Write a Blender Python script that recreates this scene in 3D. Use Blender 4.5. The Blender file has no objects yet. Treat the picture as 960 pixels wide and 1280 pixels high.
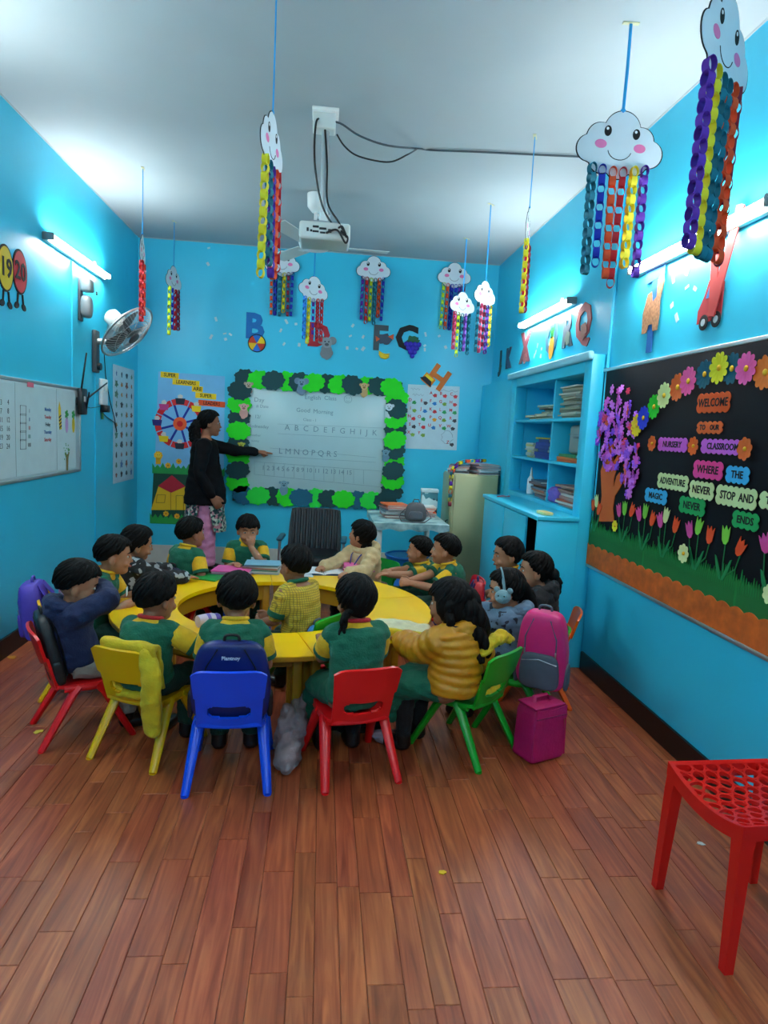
import bpy, bmesh, math, random
from mathutils import Vector, Matrix, noise

# ------------------------------------------------------------------ scene, camera, light
sc = bpy.context.scene
col = sc.collection
sc.view_settings.view_transform = 'Standard'
sc.view_settings.look = 'None'
sc.view_settings.gamma = 1.0
sc.view_settings.use_curve_mapping = False
sc.view_settings.exposure = 0.68
sc.cycles.use_denoising = True
sc.cycles.max_bounces = 10
sc.cycles.diffuse_bounces = 6

HC, D, H, XL, XR, YB = 1.5, 7.003, 3.2815, -1.893, 1.772, -1.6   # camera height, room box
FPX = 821.5
YAW, PIT, ROL = -0.09860398, -0.12269108, -0.05212717
RC = Matrix.Rotation(YAW, 3, 'Z') @ Matrix.Rotation(PIT, 3, 'X') @ Matrix.Rotation(ROL, 3, 'Y')
cam_d = bpy.data.cameras.new('camera')
cam = bpy.data.objects.new('camera', cam_d); col.objects.link(cam)
cam_d.sensor_fit = 'VERTICAL'; cam_d.sensor_height = 36.0
cam_d.lens = FPX / 1280 * 36.0
cam_d.clip_start = 0.02
mw = Matrix.Identity(4)
for i in range(3):
    mw[i][0] = RC[i][0]; mw[i][1] = RC[i][2]; mw[i][2] = -RC[i][1]
mw[2][3] = HC
cam.matrix_world = mw
sc.camera = cam

world = bpy.data.worlds.new('world'); sc.world = world
world.use_nodes = True
world.node_tree.nodes['Background'].inputs[0].default_value = (0.6, 0.8, 1.0, 1)
world.node_tree.nodes['Background'].inputs[1].default_value = 0.05

TUBE_STRENGTH = 80.0

CAMP = Vector((0, 0, HC))
def ray(px, py):
    return RC @ Vector(((px - 480) / FPX, 1, (640 - py) / FPX))
def on(px, py, ax, val):            # where the sight line meets the plane axis=val
    d = ray(px, py)
    return CAMP + d * ((val - CAMP[ax]) / d[ax])

R_ = random.Random(7)
rad = math.radians

# ------------------------------------------------------------------ materials
def lin(c):
    o = []
    for k in c[:3]:
        k = k / 255.0
        o.append(k / 12.92 if k <= 0.04045 else ((k + 0.055) / 1.055) ** 2.4)
    return (o[0], o[1], o[2], 1.0)
MATS = {}
def mat(name, rgb, rough=0.55, var=0.08, scale=6.0, bump=0.0, bscale=60.0, metal=0.0, spec=0.5, sheen=0.0, coat=0.0):
    if name in MATS: return MATS[name]
    m = bpy.data.materials.new(name); m.use_nodes = True
    nt = m.node_tree; b = nt.nodes['Principled BSDF']
    c = lin(rgb)
    tc = nt.nodes.new('ShaderNodeTexCoord')
    if var > 0:
        n = nt.nodes.new('ShaderNodeTexNoise'); n.inputs['Scale'].default_value = scale; n.inputs['Detail'].default_value = 4
        nt.links.new(tc.outputs['Object'], n.inputs['Vector'])
        r = nt.nodes.new('ShaderNodeValToRGB')
        r.color_ramp.elements[0].position = 0.3; r.color_ramp.elements[1].position = 0.7
        r.color_ramp.elements[0].color = (c[0] * (1 - var), c[1] * (1 - var), c[2] * (1 - var), 1)
        r.color_ramp.elements[1].color = (min(1, c[0] * (1 + var)), min(1, c[1] * (1 + var)), min(1, c[2] * (1 + var)), 1)
        nt.links.new(n.outputs['Fac'], r.inputs['Fac']); nt.links.new(r.outputs['Color'], b.inputs['Base Color'])
    else:
        b.inputs['Base Color'].default_value = c
    b.inputs['Roughness'].default_value = rough
    b.inputs['Metallic'].default_value = metal
    b.inputs['Specular IOR Level'].default_value = spec
    b.inputs['Coat Weight'].default_value = coat
    b.inputs['Sheen Weight'].default_value = sheen
    if bump > 0:
        n2 = nt.nodes.new('ShaderNodeTexNoise'); n2.inputs['Scale'].default_value = bscale; n2.inputs['Detail'].default_value = 3
        nt.links.new(tc.outputs['Object'], n2.inputs['Vector'])
        bp = nt.nodes.new('ShaderNodeBump'); bp.inputs['Strength'].default_value = bump; bp.inputs['Distance'].default_value = 0.01
        nt.links.new(n2.outputs['Fac'], bp.inputs['Height']); nt.links.new(bp.outputs['Normal'], b.inputs['Normal'])
    MATS[name] = m
    return m
def paper(rgb, rough=0.75):
    return mat('paper_%d_%d_%d' % tuple(rgb), rgb, rough, 0.04, 9)
def cloth(rgb, var=0.12):
    return mat('cloth_%d_%d_%d' % tuple(rgb), rgb, 0.85, var, 22, 0.35, 120, sheen=0.04)
def plastic(rgb, rough=0.32):
    return mat('plastic_%d_%d_%d' % tuple(rgb), rgb, rough, 0.04, 5, 0.02, 40)
def metal(rgb, rough=0.35):
    return mat('metal_%d_%d_%d' % tuple(rgb), rgb, rough, 0.05, 8, 0, 0, metal=0.9)
def emit(name, rgb, st):
    m = bpy.data.materials.new(name); m.use_nodes = True
    b = m.node_tree.nodes['Principled BSDF']
    b.inputs['Base Color'].default_value = lin(rgb)
    b.inputs['Emission Color'].default_value = lin(rgb); b.inputs['Emission Strength'].default_value = st
    return m

def wall_paint(name, rgb, rough=0.42):
    m = mat(name, rgb, rough, 0.05, 1.3, 0.04, 18)
    nt = m.node_tree; b = nt.nodes['Principled BSDF']
    # scuffs and handling stains low on the wall (object coordinates are world here)
    tc = nt.nodes.new('ShaderNodeTexCoord'); n = nt.nodes.new('ShaderNodeTexNoise')
    n.inputs['Scale'].default_value = 2.6; n.inputs['Detail'].default_value = 7; n.inputs['Roughness'].default_value = 0.65
    nt.links.new(tc.outputs['Object'], n.inputs['Vector'])
    r = nt.nodes.new('ShaderNodeValToRGB'); r.color_ramp.elements[0].position = 0.62; r.color_ramp.elements[1].position = 0.85
    nt.links.new(n.outputs['Fac'], r.inputs['Fac'])
    mx = nt.nodes.new('ShaderNodeMix'); mx.data_type = 'RGBA'
    src = b.inputs['Base Color'].links[0].from_socket
    c = lin(rgb)
    nt.links.new(r.outputs['Color'], mx.inputs['Factor']); nt.links.new(src, mx.inputs['A'])
    mx.inputs['B'].default_value = (c[0] * .75 + .005, c[1] * .8, c[2] * .82, 1)
    nt.links.new(mx.outputs['Result'], b.inputs['Base Color'])
    return m

def wood_mat():
    m = bpy.data.materials.new('laminate_wood'); m.use_nodes = True
    nt = m.node_tree; b = nt.nodes['Principled BSDF']
    tc = nt.nodes.new('ShaderNodeTexCoord'); oi = nt.nodes.new('ShaderNodeObjectInfo')
    ad = nt.nodes.new('ShaderNodeVectorMath'); ad.operation = 'ADD'
    mu = nt.nodes.new('ShaderNodeVectorMath'); mu.operation = 'SCALE'
    cb = nt.nodes.new('ShaderNodeCombineXYZ')
    for i in range(3): nt.links.new(oi.outputs['Random'], cb.inputs[i])
    nt.links.new(cb.outputs[0], mu.inputs[0]); mu.inputs['Scale'].default_value = 37.0
    nt.links.new(tc.outputs['Object'], ad.inputs[0]); nt.links.new(mu.outputs[0], ad.inputs[1])
    mp = nt.nodes.new('ShaderNodeMapping'); mp.inputs['Scale'].default_value = (34, 2.2, 10)
    nt.links.new(ad.outputs[0], mp.inputs['Vector'])
    n = nt.nodes.new('ShaderNodeTexNoise'); n.inputs['Scale'].default_value = 1.0; n.inputs['Detail'].default_value = 6; n.inputs['Distortion'].default_value = 1.2
    nt.links.new(mp.outputs[0], n.inputs['Vector'])
    r = nt.nodes.new('ShaderNodeValToRGB')
    e = r.color_ramp.elements
    e[0].position = 0.3; e[0].color = lin((118, 54, 38)); e[1].position = 0.72; e[1].color = lin((180, 102, 70))
    k = e.new(0.5); k.color = lin((150, 77, 54))
    nt.links.new(n.outputs['Fac'], r.inputs['Fac'])
    # each board its own tone
    hs = nt.nodes.new('ShaderNodeHueSaturation'); hs.inputs['Saturation'].default_value = 1.06
    mr = nt.nodes.new('ShaderNodeMapRange'); mr.inputs['To Min'].default_value = 0.89; mr.inputs['To Max'].default_value = 1.11
    nt.links.new(oi.outputs['Random'], mr.inputs['Value']); nt.links.new(mr.outputs[0], hs.inputs['Value'])
    wn = nt.nodes.new('ShaderNodeTexWhiteNoise'); wn.noise_dimensions = '1D'
    nt.links.new(oi.outputs['Random'], wn.inputs['W'])
    mr2 = nt.nodes.new('ShaderNodeMapRange'); mr2.inputs['To Min'].default_value = 0.496; mr2.inputs['To Max'].default_value = 0.508
    nt.links.new(wn.outputs['Value'], mr2.inputs['Value']); nt.links.new(mr2.outputs[0], hs.inputs['Hue'])
    nt.links.new(r.outputs['Color'], hs.inputs['Color']); nt.links.new(hs.outputs['Color'], b.inputs['Base Color'])
    b.inputs['Roughness'].default_value = 0.42
    b.inputs['Specular IOR Level'].default_value = 0.45
    bp = nt.nodes.new('ShaderNodeBump'); bp.inputs['Strength'].default_value = 0.12; bp.inputs['Distance'].default_value = 0.004
    nt.links.new(n.outputs['Fac'], bp.inputs['Height']); nt.links.new(bp.outputs['Normal'], b.inputs['Normal'])
    return m

# ------------------------------------------------------------------ geometry helpers
def RM(rx=0, ry=0, rz=0):
    return (Matrix.Rotation(rz, 3, 'Z') @ Matrix.Rotation(ry, 3, 'Y') @ Matrix.Rotation(rx, 3, 'X'))
def frame_to(d, up=Vector((0, 0, 1))):       # 3x3 with Z along d
    z = Vector(d).normalized()
    x = up.cross(z)
    if x.length < 1e-4: x = Vector((1, 0, 0)).cross(z)
    if x.length < 1e-4: x = Vector((0, 1, 0)).cross(z)
    x.normalize(); y = z.cross(x)
    return Matrix((x, y, z)).transposed()

class G:
    def __init__(s): s.v = []; s.f = []; s.m = []; s.s = []
    def add(s, vs, fs, mi=0, flat=None):
        o = len(s.v); s.v += [tuple(p) for p in vs]
        s.f += [tuple(i + o for i in f) for f in fs]; s.m += [mi] * len(fs)
        s.s += [True] * len(fs) if flat is None else [not k for k in flat]
        return s
    def box(s, sx, sy, sz, c=(0, 0, 0), R=None, mi=0):
        c = Vector(c); P = []
        for dx in (-.5, .5):
            for dy in (-.5, .5):
                for dz in (-.5, .5):
                    q = Vector((dx * sx, dy * sy, dz * sz)); P.append(c + (R @ q if R else q))
        return s.add(P, [(0, 1, 3, 2), (4, 6, 7, 5), (0, 4, 5, 1), (2, 3, 7, 6), (0, 2, 6, 4), (1, 5, 7, 3)], mi, [True] * 6)
    def b2(s, lo, hi, mi=0):
        return s.box(hi[0] - lo[0], hi[1] - lo[1], hi[2] - lo[2], [(a + b) / 2 for a, b in zip(lo, hi)], None, mi)
    def rbox(s, sx, sy, sz, c=(0, 0, 0), r=0.01, seg=2, R=None, mi=0):
        bm = bmesh.new(); bmesh.ops.create_cube(bm, size=1.0)
        for v in bm.verts: v.co = Vector((v.co.x * sx, v.co.y * sy, v.co.z * sz))
        bm.normal_update(); bmesh.ops.bevel(bm, geom=list(bm.edges), offset=min(r, .49 * min(sx, sy, sz)), segments=seg, affect='EDGES', profile=0.5)
        bm.verts.index_update(); bm.normal_update(); c = Vector(c)
        P = [c + (R @ v.co if R else v.co) for v in bm.verts]
        F = [tuple(v.index for v in f.verts) for f in bm.faces]; fl = [max(abs(k) for k in f.normal) > .9995 for f in bm.faces]; bm.free()
        return s.add(P, F, mi, fl)
    def tube(s, path, r, n=8, caps=True, mi=0, up=None, flat=1.0, round_ends=False, closed=False):
        path = [Vector(p) for p in path]
        rr = list(r) if isinstance(r, (list, tuple)) else [r] * len(path)
        if round_ends:
            a = (path[0] - path[1]).normalized(); b = (path[-1] - path[-2]).normalized()
            r0 = rr[0] if not isinstance(rr[0], tuple) else min(rr[0]); r1 = rr[-1] if not isinstance(rr[-1], tuple) else min(rr[-1])
            sc_ = lambda q, k: (q[0] * k, q[1] * k) if isinstance(q, tuple) else q * k
            path = [path[0] + a * r0, path[0] + a * r0 * .7] + path + [path[-1] + b * r1 * .7, path[-1] + b * r1]
            rr = [sc_(rr[0], .1), sc_(rr[0], .71)] + rr + [sc_(rr[-1], .71), sc_(rr[-1], .1)]
        N = len(path); P = []; F = []
        x = None
        for i in range(N):
            if closed: t = path[(i + 1) % N] - path[i - 1]
            else: t = path[min(i + 1, N - 1)] - path[max(i - 1, 0)]
            if t.length < 1e-9: t = Vector((0, 0, 1))
            t.normalize()
            if x is None:
                u = Vector(up) if up else (Vector((0, 0, 1)) if abs(t.z) < .9 else Vector((0, 1, 0)))
                x = u.cross(t)
                if x.length < 1e-5: x = Vector((1, 0, 0)).cross(t)
            x = x - t * x.dot(t)
            if x.length < 1e-6: x = t.orthogonal()
            x.normalize(); y = t.cross(x)
            q = rr[i]; a, b = q if isinstance(q, tuple) else (q, q * flat)
            for k in range(n):
                an = 2 * math.pi * k / n
                P.append(path[i] + x * (a * math.cos(an)) + y * (b * math.sin(an)))
        for i in range(N if closed else N - 1):
            for k in range(n):
                k2 = (k + 1) % n; j = (i + 1) % N
                F.append((i * n + k, i * n + k2, j * n + k2, j * n + k))
        if caps and not closed:
            F.append(tuple(range(n - 1, -1, -1))); F.append(tuple((N - 1) * n + k for k in range(n)))
        return s.add(P, F, mi, [len(q) > 4 for q in F])
    def cyl(s, p0, p1, r0, r1=None, n=16, mi=0):
        return s.tube([p0, p1], [r0, r0 if r1 is None else r1], n, True, mi)
    def sup(s, rx, ry, rz, c=(0, 0, 0), e1=1.0, e2=1.0, R=None, nu=20, nv=12, mi=0, fn=None):
        c = Vector(c); P = []; F = []
        pw = lambda a, e: math.copysign(abs(a) ** e, a)
        for j in range(1, nv):
            ph = -math.pi / 2 + math.pi * j / nv
            for i in range(nu):
                th = 2 * math.pi * i / nu
                q = Vector((rx * pw(math.cos(ph), e1) * pw(math.cos(th), e2), ry * pw(math.cos(ph), e1) * pw(math.sin(th), e2), rz * pw(math.sin(ph), e1)))
                if fn: q = fn(q)
                P.append(c + (R @ q if R else q))
        for z in (-rz, rz):
            q = Vector((0, 0, z))
            if fn: q = fn(q)
            P.append(c + (R @ q if R else q))
        for j in range(nv - 2):
            for i in range(nu):
                i2 = (i + 1) % nu
                F.append((j * nu + i, j * nu + i2, (j + 1) * nu + i2, (j + 1) * nu + i))
        b = (nv - 1) * nu
        for i in range(nu):
            i2 = (i + 1) % nu
            F.append((b, i2, i)); F.append((b + 1, (nv - 2) * nu + i, (nv - 2) * nu + i2))
        return s.add(P, F, mi)
    def prism(s, poly, z0, z1, mi=0, T=None):
        n = len(poly)
        if sum(poly[i][0] * poly[(i + 1) % n][1] - poly[(i + 1) % n][0] * poly[i][1] for i in range(n)) < 0: poly = poly[::-1]
        P = [Vector((x, y, z0)) for x, y in poly] + [Vector((x, y, z1)) for x, y in poly]
        if T: P = [T @ p for p in P]
        F = [tuple(range(n - 1, -1, -1)), tuple(range(n, 2 * n))] + [(i, (i + 1) % n, n + (i + 1) % n, n + i) for i in range(n)]
        return s.add(P, F, mi, [True, True] + [False] * n)
    def lathe(s, prof, n=24, c=(0, 0, 0), R=None, mi=0):
        c = Vector(c); P = []; F = []
        for r, z in prof:
            for k in range(n):
                a = 2 * math.pi * k / n; q = Vector((r * math.cos(a), r * math.sin(a), z)); P.append(c + (R @ q if R else q))
        m = len(prof)
        for j in range(m - 1):
            for k in range(n):
                k2 = (k + 1) % n; F.append((j * n + k, j * n + k2, (j + 1) * n + k2, (j + 1) * n + k))
        F.append(tuple(range(n - 1, -1, -1))); F.append(tuple((m - 1) * n + k for k in range(n)))
        return s.add(P, F, mi, [len(q) > 4 for q in F])
    def sheet(s, fn, nu, nv, th, skip=None, mi=0):
        """closed slab over a parametric surface fn(u,v); skip(u,v) leaves holes"""
        g = [[Vector(fn(i / nu, j / nv)) for i in range(nu + 1)] for j in range(nv + 1)]
        P = []; nn = (nu + 1) * (nv + 1)
        top = []; bot = []
        for j in range(nv + 1):
            for i in range(nu + 1):
                a = g[j][min(i + 1, nu)] - g[j][max(i - 1, 0)]; b = g[min(j + 1, nv)][i] - g[max(j - 1, 0)][i]
                n = a.cross(b)
                n = n.normalized() if n.length > 1e-9 else Vector((0, 0, 1))
                top.append(g[j][i] + n * th / 2); bot.append(g[j][i] - n * th / 2)
        P = top + bot; F = []; E = {}
        W = nu + 1
        for j in range(nv):
            for i in range(nu):
                if skip and skip((i + .5) / nu, (j + .5) / nv): continue
                q = (j * W + i, j * W + i + 1, (j + 1) * W + i + 1, (j + 1) * W + i)
                F.append(q); F.append(tuple(k + nn for k in reversed(q)))
                for a, b in zip(q, q[1:] + q[:1]):
                    if (b, a) in E: del E[(b, a)]
                    else: E[(a, b)] = 1
        for a, b in E: F.append((b, a, a + nn, b + nn))
        used = sorted({i for f in F for i in f}); mp = {k: i for i, k in enumerate(used)}
        return s.add([P[k] for k in used], [tuple(mp[i] for i in f) for f in F], mi)
    def mesh(s, name, sharp=52):
        me = bpy.data.meshes.new(name)
        me.from_pydata(s.v, [], s.f)
        me.polygons.foreach_set('material_index', s.m)
        me.polygons.foreach_set('use_smooth', s.s)
        me.update()
        if sharp is not None: me.set_sharp_from_angle(angle=rad(sharp))
        return me

def O(name, g, m, parent=None, loc=(0, 0, 0), rot=(0, 0, 0), sharp=52):
    me = g if isinstance(g, bpy.types.Mesh) else g.mesh(name, sharp)
    if not me.materials:
        for k in (m if isinstance(m, (list, tuple)) else [m]): me.materials.append(k)
    o = bpy.data.objects.new(name, me); col.objects.link(o)
    o.location = loc; o.rotation_euler = rot
    if parent: o.parent = parent
    return o
def E(name, label, cat, loc=(0, 0, 0), rot=(0, 0, 0), group=None, parent=None):
    o = bpy.data.objects.new(name, None); col.objects.link(o)
    o.empty_display_size = 0.05
    o.location = loc; o.rotation_euler = rot
    if parent: o.parent = parent
    return tag(o, label, cat, group)
def tag(o, label=None, cat=None, group=None, kind=None):
    if label: o['label'] = label
    if cat: o['category'] = cat
    if group: o['group'] = group
    if kind: o['kind'] = kind
    return o
def setm(o, m):
    o.material_slots[0].link = 'OBJECT'; o.material_slots[0].material = m
def copy_part(o, parent, m=None):
    c = o.copy(); col.objects.link(c); c.parent = parent
    if m: setm(c, m)
    for ch in o.children: copy_part(ch, c, None)
    return c
def remesh(g, vox, smooth=2, name='body'):
    me = g.mesh(name, None); o = bpy.data.objects.new(name, me); col.objects.link(o)
    r = o.modifiers.new('r', 'REMESH'); r.mode = 'VOXEL'; r.voxel_size = vox; r.use_smooth_shade = True
    if smooth:
        q = o.modifiers.new('s', 'SMOOTH'); q.factor = 0.5; q.iterations = smooth
    dg = bpy.context.evaluated_depsgraph_get()
    out = bpy.data.meshes.new_from_object(o.evaluated_get(dg))
    bpy.data.objects.remove(o); bpy.data.meshes.remove(me)
    out.polygons.foreach_set('use_smooth', [True] * len(out.polygons))
    return out

def text(s, size, m, parent, loc=(0, 0, 0), rot=(0, 0, 0), ext=0.0006, name='lettering', bold=0.0, sx=1.0):
    c = bpy.data.curves.new(name, 'FONT'); c.body = s; c.size = size; c.extrude = ext; c.offset = bold
    c.align_x = 'CENTER'; c.align_y = 'CENTER'; c.resolution_u = 2
    o = bpy.data.objects.new(name, c); col.objects.link(o)
    c.materials.append(m); o.parent = parent; o.location = loc; o.rotation_euler = rot; o.scale = (sx, 1, 1)
    return o
def circ(r, n=20, cx=0, cy=0, ry=None, a0=0):
    return [(cx + r * math.cos(a0 + 2 * math.pi * k / n), cy + (ry or r) * math.sin(a0 + 2 * math.pi * k / n)) for k in range(n)]

def smooth_path(P, n=6):
    P = [Vector(p) for p in P]; out = []
    for i in range(len(P) - 1):
        a, b, c, d = P[max(i - 1, 0)], P[i], P[i + 1], P[min(i + 2, len(P) - 1)]
        for k in range(n):
            t = k / n; out.append(.5 * ((2 * b) + (c - a) * t + (2 * a - 5 * b + 4 * c - d) * t * t + (3 * b - a - 3 * c + d) * t ** 3))
    return out + [P[-1]]
# wall frames: local x runs along the wall as seen from the room, y up, z out of the wall
def wall_rot(w):
    if w == 'back': m = Matrix(((1, 0, 0), (0, 0, -1), (0, 1, 0)))
    elif w == 'right': m = Matrix(((0, 0, -1), (-1, 0, 0), (0, 1, 0)))
    else: m = Matrix(((0, 0, 1), (1, 0, 0), (0, 1, 0)))
    return m.to_euler()
WAX = {'back': (1, D), 'right': (0, XR), 'left': (0, XL)}
def wp(w, px, py, off=0.0):
    ax, v = WAX[w]; s = 1 if w == 'left' else -1
    return on(px, py, ax, v + s * off)
def uv(w, o, px, py, off=0.0):            # pixel -> local (x, y) relative to wall point o
    p = wp(w, px, py, off) - Vector(o)
    return {'back': (p.x, p.z), 'right': (-p.y, p.z), 'left': (p.y, p.z)}[w]

# ------------------------------------------------------------------ colours
CYAN = wall_paint('wall_cyan_paint', (50, 194, 226))
CYAN2 = wall_paint('cupboard_cyan_paint', (48, 198, 230), 0.36)
CEIL = mat('ceiling_white_paint', (160, 172, 176), 0.75, 0.03, 2, 0.03, 30)
BLACK = mat('black_skirting', (14, 15, 17), 0.4, 0.25, 9, 0.05, 20)
WHITE = plastic((232, 234, 232)); OFFW = plastic((206, 210, 204))
INK = mat('black_ink', (12, 12, 14), 0.8, 0)
STEEL = metal((170, 172, 175)); DARKP = plastic((22, 23, 26)); GREYP = plastic((120, 124, 126))
# ------------------------------------------------------------------ room shell
T_ = 0.12
def struct(name, g, m, **k):
    o = O(name, g, m, **k); o['kind'] = 'structure'; return o
fl_base = struct('floor', G().b2((XL - T_, YB - T_, -0.10), (XR + T_, D + T_, -0.012)), mat('subfloor_joint', (46, 26, 18), 0.8))
struct('ceiling', G().b2((XL - T_, YB - T_, H), (XR + T_ + .25, D + T_, H + .1)), CEIL)
struct('wall_left', G().b2((XL - T_, YB - T_, -.1), (XL, D + T_, H)), CYAN)
struct('wall_back', G().b2((XL - T_, D, -.1), (XR + T_ + .25, D + T_, H)), CYAN)
struct('wall_rear', G().b2((XL - T_, YB - T_, -.1), (XR + T_, YB, H)), CYAN)
# right wall has the shelf recess cut out
SY0, SY1, SZ0, SZ1 = 4.20, 5.72, 1.04, 1.94
g = G()
g.b2((XR, YB - T_, -.1), (XR + .3, SY0, H)); g.b2((XR, SY1, -.1), (XR + .3, D + T_, H))
g.b2((XR, SY0, -.1), (XR + .3, SY1, SZ0)); g.b2((XR, SY0, SZ1), (XR + .3, SY1, H))
struct('wall_right', g, CYAN)
g = G(); g.b2((XR - .014, YB, 0), (XR, 4.06, .122)); struct('baseboard_right', g, BLACK)
g = G(); g.b2((XL, YB, 0), (XL + .014, D, .125)); struct('baseboard_left', g, BLACK)
struct('baseboard_back', G().b2((XL + .014, D - .015, 0), (1.67, D, .19)), mat('grey_skirting', (196, 198, 190), .5))
struct('trim_1', G().tube([(XL, YB, H), (XL, D, H)], .008, 6), CEIL)
struct('trim_2', G().tube([(XL, D, H), (XR, D, H)], .008, 6), CEIL)
struct('trim_3', G().tube([(XR, YB, H), (XR, D, H)], .008, 6), CEIL)

# floor planks: strips of two widths, staggered; the biggest in view are objects, the rest one mesh
WOOD = wood_mat()
pl_cache = {}
def plank_mesh(w, l):
    k = (w, l)
    if k not in pl_cache:
        b = .0022; g = G(); x, y = w / 2 - .0006, l / 2 - .0006
        P = [(-x, -y, -.012), (x, -y, -.012), (x, y, -.012), (-x, y, -.012), (-x, -y, -b * .6), (x, -y, -b * .6), (x, y, -b * .6), (-x, y, -b * .6),
             (-x + b, -y + b, 0), (x - b, -y + b, 0), (x - b, y - b, 0), (-x + b, y - b, 0)]
        F = [(8, 9, 10, 11)] + [(i, (i + 1) % 4, 4 + (i + 1) % 4, 4 + i) for i in range(4)] + [(4 + i, 4 + (i + 1) % 4, 8 + (i + 1) % 4, 8 + i) for i in range(4)]
        g.add(P, F); me = g.mesh('plank', None)
        me.polygons.foreach_set('use_smooth', [False] * len(F)); me.materials.append(WOOD); pl_cache[k] = me
    return pl_cache[k]
rp = random.Random(3)
planks = []; x = XL + .003; i = 0
while x < XR - .004:
    w = (.103, .072)[i % 2] if rp.random() < .8 else rp.choice((.103, .072))
    if x + w > XR - .004: w = round(XR - .004 - x, 4)
    if w < .012: break
    y = YB + .01 - 0
    first = True
    while y < D - .02:
        l = rp.choice((.36, .42, .42, .6, .6, .83))
        if first: l = rp.choice((.2, .3, .36, .5)); first = False
        if y + l > D - .1: l = round(D - .001 - y, 4)
        planks.append((x + w / 2, y + l / 2, w, l)); y += l
    x += w; i += 1
def vis(p):
    x, y, w, l = p
    if y + l / 2 < 1.30: return -1
    hidden = (-1.0 < x < .75 and y > 3.0) or y > 4.4
    return (l * w) / (y * y + 2.2) ** 1.5 * (.15 if hidden else 1)
order = sorted(planks, key=vis, reverse=True)
for p in order[:298]:
    o = O('plank', plank_mesh(p[2], p[3]), WOOD, fl_base, (p[0], p[1], 0))
g = G()
for p in order[298:]:
    me = plank_mesh(p[2], p[3])
    g.add([(v.co.x + p[0], v.co.y + p[1], v.co.z) for v in me.vertices], [tuple(f.vertices) for f in me.polygons])
o = O('plank_field', g, WOOD, fl_base, sharp=None); o['kind'] = 'stuff'
me = o.data; me.polygons.foreach_set('use_smooth', [False] * len(me.polygons))

# ------------------------------------------------------------------ tube lights
GLOW = emit('tube_glow', (252, 252, 250), TUBE_STRENGTH)
def tube_light(w, p, length, label):
    t = E('tube_light', label, 'light', p, wall_rot(w), 'wall tube lights')
    O('batten', G().rbox(length, .062, .034, (0, 0, .017), .006), WHITE, t)
    for s in (-1, 1):
        O('end_holder', G().rbox(.022, .05, .075, (s * (length / 2 + .004), 0, .0375), .005), GREYP, t)
    O('fluorescent_tube', G().cyl((-length / 2 + .01, -.004, .062), (length / 2 - .01, -.004, .062), .016, n=14), GLOW, t)
    O('starter', G().cyl((length * .3, .031, .02), (length * .3, .06, .02), .011, n=12), WHITE, t)
    return t
def dist_tube(w, a, b, label):
    A = wp(w, *a, .03); B = wp(w, *b, .03); m = (A + B) / 2
    m[WAX[w][0]] = WAX[w][1]
    return tube_light(w, m, 1.17, label)
dist_tube('left', (60, 294), (131, 346), 'lit tube light above the wall fan on the wall with number discs')
dist_tube('right', (655, 406), (714, 377), 'lit tube light above the letters over the open wall shelf')
dist_tube('right', (800, 336), (957, 256), 'lit tube light above the black flower bulletin board')
tube_light('left', (XL, 3.0, 2.69), 1.17, 'lit tube light on the wall of number discs away from the fan')
tube_light('right', (XR, .3, 2.5), 1.17, 'added fill tube light beyond the free end of the bulletin board')  # unseen tube added to brighten the near end of the room
tube_light('left', (XL, .3, 2.69), 1.17, 'added fill tube light on the plain wall opposite the stool')  # another tube added out of view for more even light
t_ = tube_light('back', (-.1, YB, 2.6), 1.17, 'added fill tube light on the plain rear wall of the classroom'); t_.rotation_euler = Matrix(((-1, 0, 0), (0, 0, 1), (0, 1, 0))).to_euler()  # made-up tube behind the camera, lifts light on backs and floor

# ------------------------------------------------------------------ built-in shelf with projecting frame
FX = 1.67
sh = E('built_in_shelf', 'cyan painted open wall shelf with six compartments full of papers and books', 'shelf', (XR, (SY0 + SY1) / 2, 0))
def rel(lo, hi, base): return [a - b for a, b in zip(lo, base)], [a - b for a, b in zip(hi, base)]
def shbox(name, lo, hi, m=CYAN2, par=None, r=.004):
    b = (XR, (SY0 + SY1) / 2, 0); lo, hi = rel(lo, hi, b)
    return O(name, G().rbox(*[q - p for p, q in zip(lo, hi)], [(p + q) / 2 for p, q in zip(lo, hi)], r), m, par or sh)
XBK = XR + .24
shbox('frame_stile', (FX, 4.08, .0), (XR - .001, SY0, SZ1 + .11)); shbox('frame_stile', (FX, SY1, .0), (XR - .001, 5.88, SZ1 + .11))
shbox('frame_head', (FX, SY0, SZ1), (XR - .001, SY1, SZ1 + .11)); shbox('frame_sill', (FX, SY0, .0), (XR - .001, SY1, SZ0))
shbox('cornice', (FX - .035, 4.06, SZ1 + .07), (FX + .002, 5.90, SZ1 + .125), mat('cornice_lit_blue', (150, 215, 230), .4), r=.012)  # tube light falling on the moulding is put into this paler colour
shbox('back_panel', (XBK, SY0 - .02, SZ0 - .02), (XBK + .02, SY1 + .02, SZ1 + .02))
for z in (1.345, 1.655): shbox('shelf_board', (FX + .012, SY0, z - .022), (XBK, SY1, z))
shbox('divider', (FX + .03, 4.80, SZ0), (XBK, 4.822, SZ1))
# plain boxed-in stretch of wall beyond the shelf
struct('wall_boxing', G().b2((FX + .01, 5.88, -.05), (XR, D, 2.03)), CYAN2)
struct('trim_4', G().cyl((XR - .012, 4.055, .9), (XR - .012, 4.055, H), .011, n=10), CYAN2)   # painted conduit beside the frame

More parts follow.
